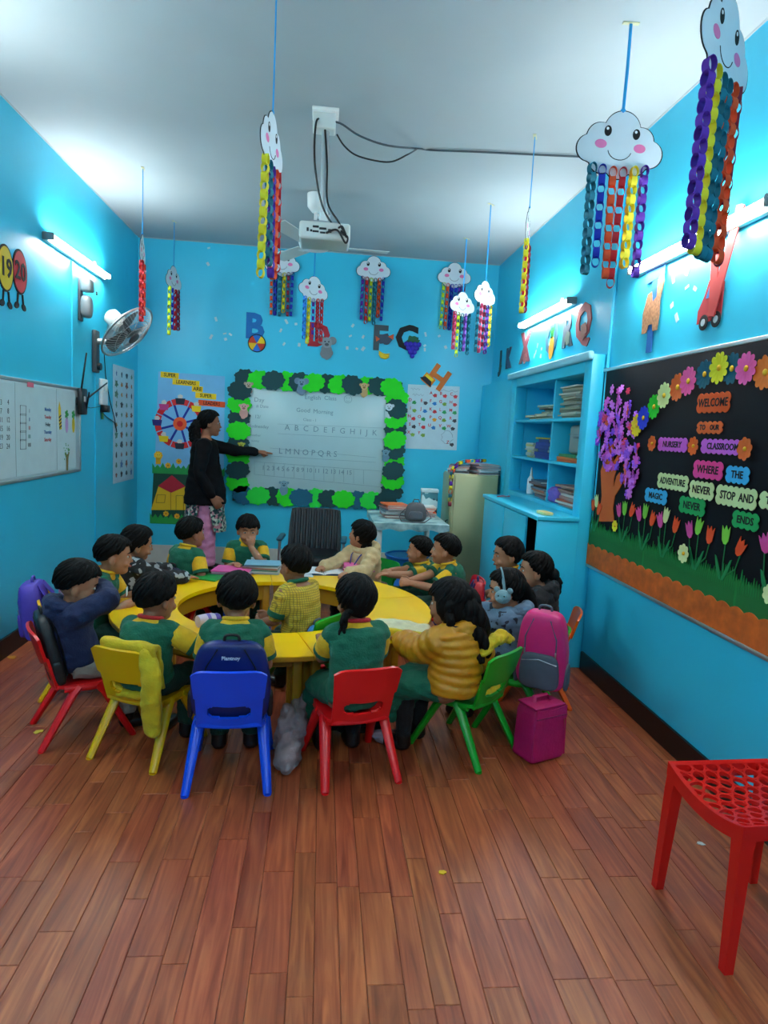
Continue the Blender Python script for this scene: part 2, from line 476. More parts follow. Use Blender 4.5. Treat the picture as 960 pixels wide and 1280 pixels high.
# ------------------------------------------------------------------ low cyan cupboard under the shelf
CX, CY0, CY1, CZ = 1.40, 4.07, 5.49, 1.01
cb = E('low_cupboard', 'low cyan painted cupboard with one door ajar under the open wall shelf', 'cupboard', ((CX + FX) / 2, (CY0 + CY1) / 2, 0))
def cbox(name, lo, hi, par=cb, m=CYAN2, r=.004):
    b = ((CX + FX) / 2, (CY0 + CY1) / 2, 0); lo, hi = rel(lo, hi, b)
    return O(name, G().rbox(*[q - p for p, q in zip(lo, hi)], [(p + q) / 2 for p, q in zip(lo, hi)], r), m, par)
cbox('top', (CX - .015, CY0 - .01, CZ - .03), (FX, CY1 + .01, CZ), r=.006)
cbox('side_panel', (CX, CY0, 0), (FX, CY0 + .03, CZ - .03)); cbox('side_panel', (CX, CY1 - .03, 0), (FX, CY1, CZ - .03))
cbox('base', (CX, CY0 + .03, 0), (FX, CY1 - .03, .06))
DK = mat('cupboard_painted_shade', (10, 14, 18), .8)  # shade inside the cupboard painted as a near-black colour
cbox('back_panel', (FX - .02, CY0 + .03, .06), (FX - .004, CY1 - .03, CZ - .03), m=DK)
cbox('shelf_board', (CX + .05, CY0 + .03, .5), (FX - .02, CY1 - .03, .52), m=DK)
for a, b in ((4.30, 4.82), (4.84, 5.43)):
    d = cbox('door', (CX - .012, a, .07), (CX + .008, b, CZ - .035))
    O('knob', G().lathe([(.004, 0), (.004, .012), (.011, .018), (.011, .024), (.004, .028)], 12, (CX - .012 - (CX + FX) / 2, (b - .05 if a < 4.5 else a + .05) - (CY0 + CY1) / 2, .62), RM(0, -math.pi / 2, 0)), STEEL, d)
# ------------------------------------------------------------------ children's moulded chairs
C_RED, C_BLUE, C_YEL, C_GRN, C_ORG = [plastic(c, .3) for c in ((226, 18, 22), (4, 72, 214), (226, 172, 4), (10, 150, 30), (226, 92, 14))]
def seat_fn(u, v):
    a, b = 2 * u - 1, 2 * v - 1
    k = 1 - .10 * (abs(a) ** 4) * (abs(b) ** 4)
    x = a * (.138 + .012 * v) * k; y = -.005 + b * .145 * k
    z = .272 - .012 * (1 - a * a) * (1 - b * b) - .02 * max(0, b - .7) / .3 * max(0, b - .7) + .012 * max(0, -b - .6)
    return (x, y, z)
def back_surf(a, z):
    return (a, -.125 - (z - .27) * .30 - .022 * (1 - (a / .15) ** 2))
def panel_fn(u, v):
    a = 2 * u - 1
    lo = .372 + .034 * abs(a) ** 2.2; hi = .532 - .022 * abs(a) ** 7
    z = lo + (hi - lo) * v; x = a * (.138 + .010 * v)
    p = back_surf(x, z); return (p[0], p[1] - .006, z)
def lback_fn(u, v):
    a = 2 * u - 1; z = .262 + .15 * v
    x = a * (.128 + .006 * v) ; p = back_surf(x, z); return (p[0], p[1] + .004, z)
def chair_parts():
    g = G().sheet(seat_fn, 12, 12, .016)
    for s in (-1, 1):
        g.tube([(s * .128, -.10, .262), (s * .132, 0, .258), (s * .13, .10, .258)], (.018), 8)
    seat = g.mesh('seat', 50)
    bk = G().sheet(panel_fn, 14, 6, .013).mesh('backrest', 50)
    lb = G().sheet(lback_fn, 40, 28, .013, lambda u, v: abs(2 * u - 1) ** 3.5 / .66 ** 3.5 + abs((v - .52 - .05 * (2 * u - 1) ** 2) / .19) ** 3.5 < 1).mesh('back_frame', 50)
    legs = []
    for s in (-1, 1):
        for y0, y1 in ((-.055, -.20), (.055, .19)):
            g = G().tube([(s * .128, y0 * .7, .266), (s * .135, y0 * 1.2, .235), (s * .164, y1, .004)], [(.026, .019), (.026, .019), (.018, .0155)], 8)
            g.cyl((s * .164, y1, 0), (s * .164, y1, .006), .0165, n=8)
            legs.append(g.mesh('leg', 50))
    return seat, bk, lb, legs
CH = chair_parts()
for m_ in (CH[0], CH[1], CH[2], *CH[3]): m_.materials.append(C_RED)
def kid_chair(x, y, deg, m, label, group='moulded chairs around the ring table'):
    t = E('kids_chair', label, 'chair', (x, y, 0), (0, 0, rad(deg)), group)
    for n, me in (('seat', CH[0]), ('backrest', CH[1]), ('back_frame', CH[2])): setm(O(n, me, m, t), m)
    for me in CH[3]: setm(O('leg', me, m, t), m)
    return t

# ------------------------------------------------------------------ yellow ring table of four arc tables
TC = Vector((-.225, 3.73, 0)); TR, TI, TZ = .89, .545, .48
def yel_mat():
    m = mat('table_yellow_laminate', (250, 192, 0), .3, .05, 4, .03, 14)
    return m
YT = yel_mat(); YE = plastic((170, 118, 8), .45)
def arc_poly(r0, r1, a0, a1, n=18):
    A = [a0 + (a1 - a0) * k / n for k in range(n + 1)]
    return [(r1 * math.cos(a), r1 * math.sin(a)) for a in A] + [(r0 * math.cos(a), r0 * math.sin(a)) for a in reversed(A)]
def arc_table(a0, a1, label):
    t = E('arc_table', label, 'table', TC, (0, 0, 0), 'arc tables forming one ring')
    e = .0035
    O('tabletop', G().prism(arc_poly(TI, TR, a0 + e, a1 - e), TZ - .024, TZ), YT, t, sharp=30)
    O('edge_band', G().prism(arc_poly(TR, TR + .004, a0 + e, a1 - e), TZ - .022, TZ - .003), YE, t, sharp=30)
    O('apron', G().prism(arc_poly(TI + .035, TI + .05, a0 + .05, a1 - .05), TZ - .13, TZ - .024), YE, t, sharp=30)
    O('apron', G().prism(arc_poly(TR - .16, TR - .145, a0 + .05, a1 - .05), TZ - .10, TZ - .024), YE, t, sharp=30)
    for a in (a0 + .06, a1 - .06):
        for r in (TI + .05, TR - .15):
            O('leg', G().rbox(.045, .045, TZ - .024, (r * math.cos(a), r * math.sin(a), (TZ - .024) / 2), .006, 2, RM(0, 0, a)), YE, t)
J = [rad(17), rad(97), rad(180), rad(285), rad(377)]
arc_table(J[0], J[1], 'yellow arc table holding the open notebook and the pink book pile')
arc_table(J[1], J[2], 'yellow arc table with the green book and two book piles')
arc_table(J[2], J[3], 'yellow arc table with the bottle in front of the blue chair')
arc_table(J[3], J[4], 'yellow arc table with the cloth bag beside the mustard jacket')

# ------------------------------------------------------------------ red perforated stool
def stool():
    RED = plastic((206, 22, 18), .26)
    # seat corners from the two legs seen on the floor
    A = Vector((1.225, 1.63, 0)); B = Vector((1.205, 1.985, 0)); w = .37; yaw = math.atan2(B.x - A.x, B.y - A.y)
    c = (A + B) / 2 + Vector((w / 2 - .01, 0, 0))
    t = E('plastic_stool', 'red plastic stool with a perforated honeycomb seat and square legs', 'stool', (c.x, c.y, 0), (0, 0, -yaw))
    hw = .185
    def dip(x, y): return .452 - .035 * (1 - (y / hw) ** 2)
    # rim of the seat, saddle shaped
    g = G()
    n = 14
    def ring(k):
        P = []
        for a, b in (((-1, -1), (1, -1)), ((1, -1), (1, 1)), ((1, 1), (-1, 1)), ((-1, 1), (-1, -1))):
            for i in range(n):
                s = i / n; P.append(((a[0] + (b[0] - a[0]) * s) * k, (a[1] + (b[1] - a[1]) * s) * k))
        return P
    o_, i_ = ring(hw), ring(hw - .016); N = len(o_)
    V = [(x, y, dip(x, y)) for x, y in o_] + [(x, y, dip(x, y)) for x, y in i_] + [(x, y, dip(x, y) - .045) for x, y in o_] + [(x, y, dip(x, y) - .045) for x, y in i_]
    F = []
    for k in range(N):
        j = (k + 1) % N
        F += [(k, j, N + j, N + k), (2 * N + k, k + 0, j, 2 * N + j)[::-1], (N + k, N + j, 3 * N + j, 3 * N + k), (2 * N + k, 3 * N + k, 3 * N + j, 2 * N + j)[::-1]]
    g.add(V, F); O('seat_rim', g, RED, t, sharp=35)
    # perforated web: cells of a jittered hexagon net, each a hole with strips around it
    rr = random.Random(5); bm = bmesh.new(); S = []; st = .05
    row = 0; y = -hw + .02
    lim = hw - .012
    pts = []
    while y < hw:
        x = -hw + .02 + (row % 2) * st / 2
        while x < hw: pts.append((x + rr.uniform(-.009, .009), y + rr.uniform(-.007, .007))); x += st
        y += st * .72; row += 1
    # voronoi cells by half-plane clipping
    g = G()
    for i, p in enumerate(pts):
        poly = [(-lim, -lim), (lim, -lim), (lim, lim), (-lim, lim)]
        for j, q in enumerate(pts):
            if i == j or (p[0] - q[0]) ** 2 + (p[1] - q[1]) ** 2 > .014: continue
            mx, my = (p[0] + q[0]) / 2, (p[1] + q[1]) / 2; nx, ny = q[0] - p[0], q[1] - p[1]
            out = []
            for a, b in zip(poly, poly[1:] + poly[:1]):
                da = (a[0] - mx) * nx + (a[1] - my) * ny; db = (b[0] - mx) * nx + (b[1] - my) * ny
                if da <= 0: out.append(a)
                if da * db < 0:
                    s = da / (da - db); out.append((a[0] + (b[0] - a[0]) * s, a[1] + (b[1] - a[1]) * s))
            poly = out
            if len(poly) < 3: break
        if len(poly) < 3: continue
        cx = sum(a[0] for a in poly) / len(poly); cy = sum(a[1] for a in poly) / len(poly)
        # smooth hole outline: shrink and round (corner cutting)
        inn = []
        for a in poly:
            dx, dy = a[0] - cx, a[1] - cy; l = math.hypot(dx, dy) + 1e-6; k = max(.3, 1 - .0045 / l * 1.25); inn.append((cx + dx * k, cy + dy * k))
        for _ in range(2):
            nn = []
            for a, b in zip(inn, inn[1:] + inn[:1]):
                nn += [(a[0] * .75 + b[0] * .25, a[1] * .75 + b[1] * .25), (a[0] * .25 + b[0] * .75, a[1] * .25 + b[1] * .75)]
            inn = nn
        # project hole points radially onto the cell outline
        m = len(inn); outp = []
        for q in inn:
            dx, dy = q[0] - cx, q[1] - cy; best = 9
            for a, b in zip(poly, poly[1:] + poly[:1]):
                ex, ey = b[0] - a[0], b[1] - a[1]; den = dx * ey - dy * ex
                if abs(den) < 1e-12: continue
                tt = ((a[0] - cx) * ey - (a[1] - cy) * ex) / den; ss = ((a[0] - cx) * dy - (a[1] - cy) * dx) / den
                if tt > 0 and -1e-6 <= ss <= 1 + 1e-6: best = min(best, tt)
            outp.append((cx + dx * best, cy + dy * best))
        z1 = lambda q: dip(*q) - .001; z0 = lambda q: dip(*q) - .012
        V = [(a[0], a[1], z1(a)) for a in outp] + [(a[0], a[1], z1(a)) for a in inn] + [(a[0], a[1], z0(a)) for a in outp] + [(a[0], a[1], z0(a)) for a in inn]
        F = []
        for k in range(m):
            j = (k + 1) % m
            F += [(k, j, m + j, m + k), (m + k, m + j, 3 * m + j, 3 * m + k), (2 * m + k, 3 * m + k, 3 * m + j, 2 * m + j)]
        g.add(V, F)
    O('seat_lattice', g, RED, t, sharp=35)
    for sx in (-1, 1):
        for sy in (-1, 1):
            a = hw - .001; b = .026
            top = [(sx * a, sy * a), (sx * (a - .05), sy * a), (sx * (a - .05), sy * (a - .05)), (sx * a, sy * (a - .05))]
            g = G()
            def sect(z, wd, off): return [Vector((sx * (a + off), sy * (a + off), z)), Vector((sx * (a + off - wd), sy * (a + off), z)), Vector((sx * (a + off - wd), sy * (a + off - wd), z)), Vector((sx * (a + off), sy * (a + off - wd), z))]
            L = [sect(.428, .05, 0), sect(.40, .044, 0), sect(.36, .040, .002), sect(0, .028, .008)]
            V = [p for q in L for p in q]; F = []
            for k in range(3):
                for i in range(4): F.append((k * 4 + i, k * 4 + (i + 1) % 4, k * 4 + 4 + (i + 1) % 4, k * 4 + 4 + i))
            F += [(0, 1, 2, 3), (12, 15, 14, 13)]
            g.add(V, F); O('leg', g, RED, t, sharp=25)
    bm.free()
stool()

# ------------------------------------------------------------------ cream steel cabinet, side table, office chair
CREAM = mat('cream_enamel', (176, 180, 136), .35, .06, 3, .02, 30)
t = E('steel_cabinet', 'cream steel cabinet with books and a paper chain heaped on top', 'cabinet', (1.435, 6.225, 0))
O('body', G().rbox(.43, .44, 1.13, (0, 0, .575), .006), CREAM, t)
O('plinth', G().rbox(.41, .42, .012, (0, 0, .006), .002), DARKP, t)
d = O('door', G().rbox(.40, .012, 1.08, (.005, -.226, .585), .003), CREAM, t)
O('hinge', G().cyl((-.205, -.228, .9), (-.205, -.228, 1.0), .005, n=8), CREAM, d)
d = O('door', G().rbox(.012, .41, 1.08, (-.221, 0, .585), .003), CREAM, t)
O('handle', G().tube([(-.228, -.16, .6), (-.248, -.16, .61), (-.248, -.16, .69), (-.228, -.16, .7)], .005, 8), DARKP, d)

MARB = mat('marble_print_cloth', (150, 190, 190), .5, .1, 3)
nt = MARB.node_tree
r = [n for n in nt.nodes if n.type == 'VALTORGB'][0]; r.color_ramp.elements[0].color = lin((64, 118, 126)); r.color_ramp.elements[1].color = lin((186, 212, 208))
[n for n in nt.nodes if n.type == 'TEX_NOISE'][0].inputs['Scale'].default_value = 11
t = E('side_table', 'small white-legged table under a marble print cloth by the cream cabinet', 'table', (.76, 5.72, 0))
O('tabletop', G().rbox(.60, .82, .025, (0, 0, .735), .004), WHITE, t)
for sx in (-1, 1):
    for sy in (-1, 1): O('leg', G().rbox(.042, .042, .722, (sx * .26, sy * .37, .361), .006), OFFW, t)
g = G(); g.rbox(.62, .84, .006, (0, 0, .7505), .002)
def skirt(P, drop):
    g.sheet(lambda u, v: (P[0][0] + (P[1][0] - P[0][0]) * u, P[0][1] + (P[1][1] - P[0][1]) * u, .752 - drop * v * (1 + .18 * math.sin(u * 23))), 24, 2, .004)
skirt(((-.312, -.422), (.312, -.422)), .055); skirt(((-.312, .422), (-.312, -.422)), .055); skirt(((.312, -.422), (.312, .422)), .05)
O('table_cloth', g, MARB, t)
# blue bin and folded board under the table
t = E('storage_bin', 'plain blue plastic bin standing under the marble cloth table', 'bin', (.80, 5.78, 0))
O('tub', G().tube([(0, 0, 0), (0, 0, .40)], [(.15, .15), (.19, .19)], 20), plastic((10, 96, 170)), t)
O('rim', G().tube([(.19 * math.cos(a * math.pi / 12), .19 * math.sin(a * math.pi / 12), .4) for a in range(24)], .012, 8, closed=True), plastic((10, 96, 170)), t)
o = O('leaning_board', G().rbox(.30, .02, .46, (0, 0, .23), .004), mat('brown_board', (110, 58, 36), .5, .2, 8), None, (1.135, 5.60, .005), (rad(-10), 0, rad(80)))
tag(o, 'brown board leaning under the marble cloth table near the cabinet', 'board')
o = O('blue_folder', G().rbox(.26, .015, .34, (0, 0, .17), .003), plastic((20, 110, 190)), None, (.72, 5.19, .004), (rad(-14), 0, rad(-6)))
tag(o, 'blue flat folder leaning against the marble cloth table', 'folder')

LEA = mat('black_leatherette', (12, 13, 16), .38, .2, 20, .1, 80)
t = E('office_chair', 'low black ribbed leatherette chair with armrests by the back wall', 'chair', (-.05, 5.62, 0), (0, 0, rad(176)))
def obk(u, v):
    a = 2 * u - 1; k = 1 - .10 * abs(a) ** 6 * v ** 3
    return (a * .235 * k, -.20 - .07 * v - .02 * (1 - a * a), .40 + .38 * v * (1 - .03 * abs(a) ** 5))
g = G().sheet(obk, 24, 8, .05); b = O('backrest', g, LEA, t, sharp=60)
for k in range(9):
    a = -.8 + 1.6 * k / 8
    O('rib', G().tube([(a * .235, obk((a + 1) / 2, v)[1] + .026, obk(0.5, v)[2]) for v in (.06, .3, .55, .8, .95)], .014, 6, round_ends=True), LEA, b)
O('seat', G().sup(.24, .235, .055, (0, 0, .38), .35, .35), LEA, t)
for s in (-1, 1):
    O('armrest', G().rbox(.05, .26, .03, (s * .27, 0, .55), .012), mat('teal_pad', (24, 90, 110), .5), t)
    O('arm_post', G().tube([(s * .27, .08, .54), (s * .27, .1, .34), (s * .2, .1, .33)], .012, 8), STEEL, t)
O('column', G().cyl((0, 0, .08), (0, 0, .34), .025), STEEL, t)
for k in range(5):
    a = 2 * math.pi * k / 5 + .3
    s_ = O('base_spoke', G().tube([(0, 0, .10), (.24 * math.cos(a), .24 * math.sin(a), .055)], [.02, .014], 8), DARKP, t)
    O('caster', G().cyl((.24 * math.cos(a) - .018 * math.sin(a), .24 * math.sin(a) + .018 * math.cos(a), .026), (.24 * math.cos(a) + .018 * math.sin(a), .24 * math.sin(a) - .018 * math.cos(a), .026), .026, n=14), DARKP, s_)
# ------------------------------------------------------------------ people
SKIN = [mat('skin_%d' % i, c, .55, .05, 30, .05, 150, spec=.35) for i, c in enumerate(((150, 98, 72), (170, 116, 86), (128, 82, 60)))]
def hair_mat():
    m = mat('black_hair', (8, 7, 7), .66, .3, 30, 0, spec=.15)
    nt = m.node_tree; b = nt.nodes['Principled BSDF']
    tc = nt.nodes.new('ShaderNodeTexCoord'); mp = nt.nodes.new('ShaderNodeMapping'); mp.inputs['Scale'].default_value = (260, 260, 22)
    n = nt.nodes.new('ShaderNodeTexNoise'); n.inputs['Scale'].default_value = 1; n.inputs['Detail'].default_value = 3
    bp = nt.nodes.new('ShaderNodeBump'); bp.inputs['Strength'].default_value = .6; bp.inputs['Distance'].default_value = .004
    nt.links.new(tc.outputs['Object'], mp.inputs[0]); nt.links.new(mp.outputs[0], n.inputs['Vector'])
    nt.links.new(n.outputs['Fac'], bp.inputs['Height']); nt.links.new(bp.outputs['Normal'], b.inputs['Normal'])
    return m
HAIR = hair_mat()
EYEW = mat('eye_white', (186, 180, 172), .25, 0); IRIS = mat('dark_iris', (24, 14, 10), .15, 0); LIP = mat('lip', (140, 72, 66), .5, .05)
VEST = cloth((0, 92, 66)); MUST = cloth((220, 168, 16)); DGRN = cloth((6, 58, 46)); SHOE = mat('black_shoe', (12, 12, 13), .35, .2, 10)
BLKC_ = cloth((18, 18, 22))
def check_mat(name, a, b, sx, th=.5):
    m = mat(name, a, .8, .05, 20, .2, 120); nt = m.node_tree; bs = nt.nodes['Principled BSDF']
    tc = nt.nodes.new('ShaderNodeTexCoord'); bands = []
    for ax in 'XZ':
        w = nt.nodes.new('ShaderNodeTexWave'); w.bands_direction = ax; w.inputs['Scale'].default_value = sx; w.inputs['Distortion'].default_value = .4
        nt.links.new(tc.outputs['Object'], w.inputs['Vector']); bands.append(w)
    mx = nt.nodes.new('ShaderNodeMath'); mx.operation = 'MAXIMUM'
    nt.links.new(bands[0].outputs['Fac'], mx.inputs[0]); nt.links.new(bands[1].outputs['Fac'], mx.inputs[1])
    r = nt.nodes.new('ShaderNodeValToRGB'); r.color_ramp.elements[0].position = .75; r.color_ramp.elements[1].position = .97
    r.color_ramp.elements[0].color = lin(a); r.color_ramp.elements[1].color = lin(b)
    nt.links.new(mx.outputs[0], r.inputs['Fac']); nt.links.new(r.outputs['Color'], bs.inputs['Base Color'])
    return m
def blotch_mat(name, cols, scale, rough=.8, kind='vor'):
    m = mat(name, cols[0], rough, 0); nt = m.node_tree; bs = nt.nodes['Principled BSDF']
    tc = nt.nodes.new('ShaderNodeTexCoord')
    if kind == 'vor':
        v = nt.nodes.new('ShaderNodeTexVoronoi'); v.inputs['Scale'].default_value = scale; out = v.outputs['Color']
        s_ = nt.nodes.new('ShaderNodeSeparateColor'); nt.links.new(out, s_.inputs[0]); out = s_.outputs[0]
    else:
        v = nt.nodes.new('ShaderNodeTexNoise'); v.inputs['Scale'].default_value = scale; v.inputs['Detail'].default_value = 1; out = v.outputs['Fac']
    nt.links.new(tc.outputs['Object'], v.inputs['Vector'])
    r = nt.nodes.new('ShaderNodeValToRGB'); r.color_ramp.interpolation = 'CONSTANT'
    lo, hi = (0, 1) if kind == 'vor' else (.3, .7)
    e = r.color_ramp.elements
    for i, c in enumerate(cols):
        p = 0 if i == 0 else lo + (hi - lo) * i / len(cols)
        k = e[i] if i < 2 else e.new(p)
        k.position = p; k.color = lin(c)
    nt.links.new(out, r.inputs['Fac']); nt.links.new(r.outputs['Color'], bs.inputs['Base Color'])
    return m
PLAID = check_mat('yellow_plaid', (208, 172, 48), (138, 118, 44), 26)
BWHOOD = blotch_mat('black_white_print', ((12, 13, 16), (12, 13, 16), (12, 13, 16), (150, 156, 160), (26, 34, 40)), 36)
FLORAL = blotch_mat('floral_print', ((24, 58, 64), (196, 200, 190), (40, 110, 96), (180, 120, 130), (30, 44, 60), (150, 170, 150)), 42)
GREYPRINT = blotch_mat('grey_blue_print', ((92, 116, 138), (92, 116, 138), (96, 120, 142), (92, 116, 138), (30, 38, 52)), 30, kind='noi')

def wrinkle(me, amp, sc_, seed=0):
    n = len(me.vertices); co = [0.0] * (3 * n); me.vertices.foreach_get('co', co)
    no = [0.0] * (3 * n); me.vertices.foreach_get('normal', no)
    for i in range(n):
        p = Vector(co[3 * i:3 * i + 3])
        k = amp * noise.noise(Vector((p.x * sc_ + seed, p.y * sc_, p.z * sc_ * 1.6)))
        for a in range(3): co[3 * i + a] += no[3 * i + a] * k
    me.vertices.foreach_set('co', co); me.update()
    return me

TORSO = [(-.16, .055, .05), (-.1, .092, .078), (0, .106, .088), (.25, .097, .083), (.5, .1, .082), (.72, .108, .08), (.87, .110, .072), (.95, .088, .058), (1.03, .046, .043)]
def bez(P, M, N, t):
    if t < 0: return P + (M - P) * 2 * t
    if t > 1: return N + (N - M) * 2 * (t - 1)
    return P * (1 - t) ** 2 + (M * 2 - (P + N) * .5) * 2 * t * (1 - t) + N * t * t
def torso(g, P, M, N, k=1.0, add=0.0, t0=-.2, t1=1.1, puff=0.0, n=20):
    path, rr = [], []
    T = [q for q in TORSO if t0 <= q[0] <= t1]
    if puff:
        TT = []
        for i in range(61):
            t = t0 + (min(t1, 1.0) - t0) * i / 60
            a = max([q for q in TORSO if q[0] <= t] or [TORSO[0]]); b = min([q for q in TORSO if q[0] > t] or [TORSO[-1]])
            s = 0 if b[0] == a[0] else (t - a[0]) / (b[0] - a[0]); p = puff * abs(math.sin(t * math.pi * 7.5))
            TT.append((t, a[1] + (b[1] - a[1]) * s + p, a[2] + (b[2] - a[2]) * s + p))
        T = TT
    for t, w, d in T:
        path.append(bez(P, M, N, t)); rr.append((w * k + add, d * k + add))
    g.tube(path, rr, n, up=(0, 1, 0))
    return g
def ik(S, W, a, b, pole):
    S, W = Vector(S), Vector(W); d = W - S; L = d.length
    mx = (a + b) * .995
    if L > mx: W = S + d * (mx / L); d = W - S; L = mx
    x = (a * a - b * b + L * L) / (2 * L); h = math.sqrt(max(0, a * a - x * x))
    u = d.normalized(); p = Vector(pole); p = p - u * p.dot(u)
    if p.length < 1e-4: p = Vector((0, 0, -1))
    return S + u * x + p.normalized() * h, W
def lerpv(a, b, t): return a + (b - a) * t
def hand(g, W, d, n, k, s, pose):
    d = Vector(d).normalized(); n = Vector(n); n = (n - d * n.dot(d)).normalized(); lat = d.cross(n) * s
    Rm = Matrix((lat, d, n)).transposed()
    g.sup(.023 * k, .034 * k, .0125 * k, W + d * .026 * k, .7, .8, Rm, 12, 8)
    curl = {'flat': (.12, .15, .15), 'relax': (.45, .5, .4), 'fist': (1.25, 1.5, 1.0), 'point': (1.25, 1.5, 1.0), 'curl': (.8, .9, .7)}[pose]
    for i, (o, L) in enumerate(((.0175, .92), (.006, 1.05), (-.006, 1.0), (-.0165, .8))):
        c = (.05, .08, .05) if (pose == 'point' and i == 0) else curl
        p = W + d * .048 * k + lat * o * k; a = 0; path = [W + d * .03 * k + lat * o * .9 * k, p]
        for q, l in zip(c, (.02, .014, .011)):
            a += q; p = p + (d * math.cos(a) + n * math.sin(a) + lat * o * 3) * l * L * k * 1.05; path.append(p)
        g.tube(path, [.0075 * k, .0078 * k, .007 * k, .0065 * k, .0055 * k], 8, round_ends=True)
    p = W + d * .012 * k + lat * .017 * k; v = (d * .72 + lat * .62 + n * .25).normalized(); v2 = (d * .92 + lat * .2 + n * .3).normalized()
    g.tube([p, p + v * .022 * k, p + v * .022 * k + v2 * .018 * k, p + v * .022 * k + v2 * .03 * k], [.0095 * k, .0085 * k, .0075 * k, .006 * k], 8, round_ends=True)

def hairline(t, st):
    T = {'boy': [(0, .44), (.2, .40), (.36, .02), (.52, -.14), (.66, -.45), (1, -.66)],
         'fringe': [(0, .22), (.22, .18), (.36, -.2), (.52, -.34), (.66, -.6), (1, -.72)],
         'girl': [(0, .52), (.16, .42), (.34, -.1), (.5, -.3), (.65, -.75), (1, -.95)],
         'bob': [(0, .24), (.2, .15), (.33, -.7), (.5, -1), (1, -1.1)]}[st]
    for (a, x), (b, y) in zip(T, T[1:]):
        if t <= b: return x + (y - x) * (t - a) / (b - a)
    return T[-1][1]
def hair_cap(g, HM, hs, st, seed, thick=1.0, drop=0.0):
    c = Vector((0, -.008, .022)); rx, ry, rz = .077, .094, .092
    def fn(q):
        u = Vector((q.x / rx, q.y / ry, q.z / rz)).normalized()
        h = math.hypot(u.x, u.y); f = u.y / (h + 1e-6) if h > .12 else 0
        t = (1 - f) / 2
        zl = hairline(t, st) + .045 * noise.noise(Vector((u.x * 9 + seed, u.y * 9, 3.3)))
        m = max(0, min(1, (u.z - zl) / .10 + .5)); m = m * m * (3 - 2 * m)
        k = .86 + m * (.17 + .05 * thick + .035 * noise.noise(Vector((u.x * 4 + seed, u.y * 4, u.z * 3))))
        q = Vector((u.x * rx * k, u.y * ry * k, u.z * rz * k))
        if drop and q.z < 0 and m > 0: q.z -= drop * m * min(1, -u.z * 1.6) * (1 if f < .5 else .6); q.x *= 1 + .12 * m * min(1, -u.z * 2)
        return HM @ ((q + c) * hs)
    g.sup(rx, ry, rz, (0, 0, 0), 1, 1, None, 44, 30, 0, fn)
    rr = random.Random(int(seed * 10) + 5)          # loose tufts lying over the cap, combed from the crown
    for i in range(110):
        az = rr.uniform(0, 2 * math.pi); e0 = rr.uniform(.25, 1.25); P = []
        for j in range(5):
            e = e0 - j * .17; u = Vector((math.sin(az + .12 * j) * math.cos(e), math.cos(az + .12 * j) * math.cos(e), math.sin(e)))
            tt = (1 - u.y / (math.hypot(u.x, u.y) + 1e-6)) / 2
            if u.z < hairline(tt, st) - .06: break
            P.append(HM @ ((Vector((u.x * rx, u.y * ry, u.z * rz)) * (1.045 + .02 * thick + .012 * math.sin(j + i)) + c) * hs))
        if len(P) > 2: g.tube(P, [.004 + .0075 * math.sin(math.pi * (k + .6) / (len(P) + .4)) for k in range(len(P))], 5, flat=.55)
def locks(g, HM, hs, pts, r, seed, n=5, spread=.02, wave=.006):
    """a fall of hair: several wavy strands following a path given in head space"""
    rr = random.Random(seed)
    for i in range(n):
        o = Vector((rr.uniform(-1, 1), rr.uniform(-1, 1), 0)) * spread; ph = rr.uniform(0, 6)
        P = []
        N = 14
        for j in range(N + 1):
            t = j / N * (len(pts) - 1); a = min(int(t), len(pts) - 2)
            p = Vector(pts[a]).lerp(Vector(pts[a + 1]), t - a) + o * (.4 + .6 * j / N)
            p += Vector((math.sin(j * 1.3 + ph), math.cos(j * 1.1 + ph), 0)) * wave
            P.append(HM @ (p * hs))
        g.tube(P, [r * (1 - .55 * (j / N) ** 2) for j in range(N + 1)], 7, round_ends=True)

